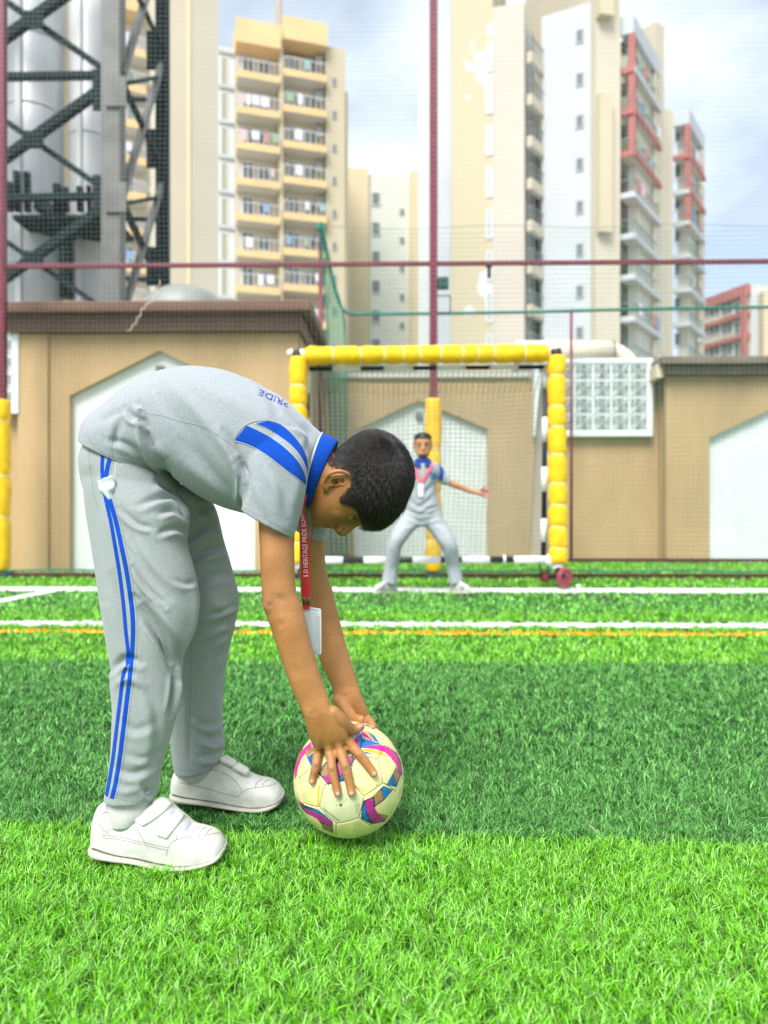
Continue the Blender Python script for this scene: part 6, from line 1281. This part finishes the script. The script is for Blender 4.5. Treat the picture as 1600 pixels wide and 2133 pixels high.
for s in (-1, 1):
    e = mob('eyeball', *ellipsoid(K(881+8.2*s, 927.2, .068), (.0115, .0125, .0075)), EW, keeper, True); mob('iris', *ellipsoid(K(881+8.2*s, 927.2, .0775), (.0060, .004, .0060)), IR, e, True)
    mob('eyebrow', *tube([K(881+3.5*s, 923.4, .091), K(881+8*s, 922.2, .089), K(881+12.5*s, 923.6, .078)], [.0018, .003, .0018], 6, True, True), HAIRM, keeper, True)
mh = (((ky < 914.2+((kx-881)/18)**2*2.5+1.2*np.sin(kx*1.3)) & (V[:, 1] < DK+.0)) | ((V[:, 1] >= DK+.0) & (ky < 938))) & (ky < 945) & ~((abs(kx-881) > 17.8) & (ky > 927)) | ((abs(kx-881) > 15.2) & (ky < 927) & (V[:, 1] < DK+.01) & (V[:, 1] > DK-.05) & (ky > 900) & (abs(kx-881) < 19))
capf = np.where(mh[Fq].all(1))[0]; ids = np.unique(Fq[capf]); mp_ = -np.ones(len(V), int); mp_[ids] = np.arange(len(ids))
VC = V[ids]+kN[ids]*(.0012+.007*sstep(915, 908, ky[ids])+.008*sstep(909, 904, ky[ids]))[:, None]; link(big_mesh('hair', VC, mp_[Fq[capf]], HAIRM), 'hair', keeper)
mk_ = np.zeros(len(V), bool); mk_[ids] = True
grow_hair(V+kN*.002, kN, mk_ & (ky < 911), 3500, K(884, 903, -.06), 9, lambda R_, rg: (np.full(len(R_), .022)*(.5+.5*rg.random(len(R_))), np.full(len(R_), .005)*(.5+rg.random(len(R_)))), (0, 0, 0), keeper, .0006, 'hair_strands')
kn = [loft([(862, 962, 902, 962, DK+.01, .07, 2.2), (854, 967, 912, 967, DK+.005, .095, 2.2), (848, 978, 917, 980, DK, .11, 2.3), (848, 1000, 912, 1000, DK, .115, 2.3), (847, 1022, 909, 1022, DK, .115, 2.3), (844, 1046, 913, 1046, DK, .12, 2.3), (843, 1062, 917, 1062, DK, .125, 2.3), (850, 1070, 912, 1070, DK, .12, 2.3)], 4, 36),
      loft([(898, 962, 900, 990, DK, .06, 2), (914, 966, 908, 998, DK, .058, 2), (926, 980, 916, 1006, DK, .052, 2), (935, 992, 924, 1010, DK, .047, 2), (941, 1000, 930, 1013, DK, .044, 2)], 4, 24),
      loft([(865, 962, 862, 990, DK, .06, 2), (850, 966, 855, 998, DK, .058, 2), (839, 980, 848, 1006, DK, .052, 2), (828, 992, 838, 1012, DK, .046, 2)], 4, 24)]
V, Fq = remesh(kn, .0062, 4); N = vnormals(V, Fq)
for pts, a, w_ in ((((908, 1002), (890, 1022), (870, 1040)), -.010, 5), (((905, 1030), (890, 1045), (870, 1058)), -.010, 5), (((852, 1040), (870, 1055), (890, 1060)), -.009, 5), (((914, 1055), (895, 1060), (878, 1072)), -.009, 4), (((900, 985), (912, 998), (925, 1005)), -.008, 4)): fold(V, N, pts, a, w_, asym=.6)
wobble(V, N, .005, 14, 8); ks = link(big_mesh('shirt', V, Fq, KNIT), 'shirt', keeper); kbs = caster(V, Fq)
strip(kbs, ((914, 967), (916, 980), (914, 996)), ((922, 973), (925, 985), (922, 1001)), 'sleeve_stripe', mat('stripe_blue', (.004, .05, .28), .95), ks, .003, 16, 6)
strip(kbs, ((896, 984), (908, 986)), ((897, 999), (908, 1000)), 'chest_badge', mat('faded_blue_print', (.06, .13, .32), .9), ks, .002, 10, 6)
strip(kbs, ((880, 962), (880, 990)), ((882, 962), (882, 990)), 'placket', PIP, ks, .002, 12, 3)
V_, F_ = band([(869, 954, 893, 954, DK+.015, .055), (864, 958, 898, 958, DK+.01, .075), (861, 966, 901, 966, DK+.005, .098), (862, 968, 900, 968, DK+.005, .090)]) 
DKB = mat('dark_blue_cloth', (.004, .035, .20), .95)
kc = mob('collar', V_, F_, DKB, ks, True)
for s in (-1, 1):
    q = [K(881+2.5*s, 970, .118), K(881+11*s, 972.5, .122), K(881+19*s, 971.5, .104), K(881+18.5*s, 962, .070), K(881+12*s, 956.5, .066)]
    mob('collar_flap', q+[v+np.array([0, .006, 0]) for v in q], [(0, 1, 2, 3, 4), (9, 8, 7, 6, 5)]+[(i, i+5, (i+1) % 5+5, (i+1) % 5) for i in range(5)], DKB, kc)
kt = [loft([(846, 1050, 915, 1052, DK, .11, 2.3), (843, 1064, 919, 1066, DK, .115, 2.3), (838, 1080, 924, 1082, DK, .11, 2.3), (846, 1096, 914, 1098, DK, .08, 2.2)], 4, 32),
      loft([(842, 1062, 884, 1072, DK, .10, 2.2), (834, 1078, 880, 1094, DK-.01, .098, 2.2), (826, 1092, 864, 1103, DK-.03, .092, 2.2), (814, 1114, 848, 1124, DK-.06, .085, 2.2), (808, 1134, 837, 1141, DK-.06, .078, 2.2), (805, 1155, 834, 1160, DK-.04, .070, 2.2), (802, 1180, 829, 1183, DK-.01, .065, 2.2), (797, 1200, 828, 1204, DK, .066, 2.2), (796, 1212, 827, 1218, DK, .066, 2.2)], 4, 30),
      loft([(878, 1070, 919, 1064, DK, .10, 2.2), (882, 1092, 925, 1082, DK-.01, .098, 2.2), (896, 1107, 938, 1102, DK-.03, .092, 2.2), (912, 1130, 949, 1124, DK-.06, .085, 2.2), (921, 1146, 954, 1140, DK-.06, .078, 2.2), (926, 1164, 956, 1158, DK-.04, .070, 2.2), (931, 1183, 959, 1180, DK-.01, .065, 2.2), (934, 1204, 964, 1200, DK, .066, 2.2), (936, 1218, 965, 1212, DK, .066, 2.2)], 4, 30)]
V, Fq = remesh(kt, .0064, 4); N = vnormals(V, Fq)
for pts, a, w_ in ((((846, 1072), (876, 1086), (914, 1076)), -.011, 4), (((830, 1098), (850, 1092), (872, 1096)), -.010, 5), (((934, 1096), (912, 1092), (886, 1096)), -.010, 5), (((815, 1150), (820, 1175), (812, 1200)), -.008, 5), (((942, 1150), (938, 1175), (946, 1200)), -.008, 5), (((850, 1085), (836, 1110), (824, 1130)), .007, 5), (((902, 1088), (926, 1110), (940, 1128)), .007, 5)): fold(V, N, pts, a*.5, w_, asym=.4)
wobble(V, N, .005, 13, 9); link(big_mesh('trousers', V, Fq, mat('grey_sweat_cloth_lighter', (.36, .39, .42), .95, var=.1, vscale=60)), 'trousers', keeper)
for (x0_, xm_, x1_, y0_, s) in ((779, 806, 828, 1208, -1), (938, 958, 979, 1208, 1)):
    xt = x0_ if s < 0 else x1_; xh = x1_ if s < 0 else x0_
    rows = [(xt, 1225, xt, 1233, DK-.12, .02, 2), (xt-4*s, 1219, xt-4*s, 1235, DK-.11, .042, 2.4), (xt-12*s, 1215, xt-12*s, 1235.5, DK-.08, .05, 2.5), (xt-22*s, 1210, xt-22*s, 1235, DK-.03, .048, 2.5), (xt-34*s, 1206, xt-34*s, 1234, DK+.02, .045, 2.5), (xh, 1210, xh, 1232, DK+.05, .03, 2.2)]
    so = mob('shoe', *loft(rows, 4, 24), SHOE, keeper, True)
    mob('sole', *loft([(a, 1230.5, c, 1236.5, D, t*1.08, 3.5) for a, _, c, _, D, t, _ in rows], 4, 24), SOLE, so, True)
    mob('strap', *tube([P(xt-19*s, 1214, DK-.09), P(xt-15*s, 1221, DK-.13)], .011, 8, True, True), STR, so, True)
kl = empty('lanyard', 'faded pink lanyard with small white card on the goalkeeper chest', 'lanyard')
PNKR = mat('pink_ribbon', (.72, .10, .14), .6)
def kr(a, b_): 
    a, b_ = hit(kbs, *a, .006), hit(kbs, *b_, .008); ts = np.linspace(0, 1, 8); 
    return a, b_
for s in (-1, 1):
    pts = []
    for t in np.linspace(0, 1, 9):
        x, y = 881+18.5*s*(1-t)-3.5*t, 968+(1008-968)*t; h = hit(kbs, x, y, .012); pts.append(h)
    V_ = []
    for q in pts: V_ += [q+np.array([-.011, 0, 0]), q+np.array([.011, 0, 0]), q+np.array([.011, .002, 0]), q+np.array([-.011, .002, 0])]
    mob('strap', V_, [(i*4+j, i*4+(j+1) % 4, i*4+4+(j+1) % 4, i*4+4+j) for i in range(8) for j in range(4)], PNKR, kl)
h = hit(kbs, 877, 1022, .012); MB().bbox(h[0]-.021, h[0]+.021, h[1]-.003, h[1]+.001, h[2]-.052, h[2]+.055, .004).ob('card_holder', HOLD, kl)

# small litter on the turf
o = mob('paper_scrap', *ellipsoid(P(1205, 1221, 6.25), (.022, .02, .014), n=6), mat('scrap_white', (.75, .75, .74), .9, bump=.5, bscale=60)); tag(o, 'small crumpled white paper scrap on the goal line by the right wheel', 'paper scrap')
o = mob('twig', *tube([P(1229, 1719, 1.47), P(1236, 1727, 1.468), P(1245, 1732, 1.466)], [.0012, .001, .0007], 6, True, True), mat('twig_pale', (.45, .36, .26), .9)); tag(o, 'short pale twig lying on the dark turf edge right of the ball', 'twig')
# ================================================================ origins at the things' bases
bpy.context.view_layer.update()
def world_pts(o):
    P_ = []
    for q in [o]+list(o.children_recursive):
        if q.type == 'MESH' and len(q.data.vertices): P_ += [q.matrix_world @ Vector(c) for c in q.bound_box]
    return P_
for o in [q for q in scene.objects if q.parent is None and q.type == 'EMPTY']:
    ps = world_pts(o)
    if not ps: continue
    c = Vector(((min(p.x for p in ps)+max(p.x for p in ps))/2, (min(p.y for p in ps)+max(p.y for p in ps))/2, min(p.z for p in ps)))
    d = o.matrix_world.inverted() @ c; o.location = c
    for ch in o.children: ch.location = ch.location-d
bpy.context.view_layer.update()
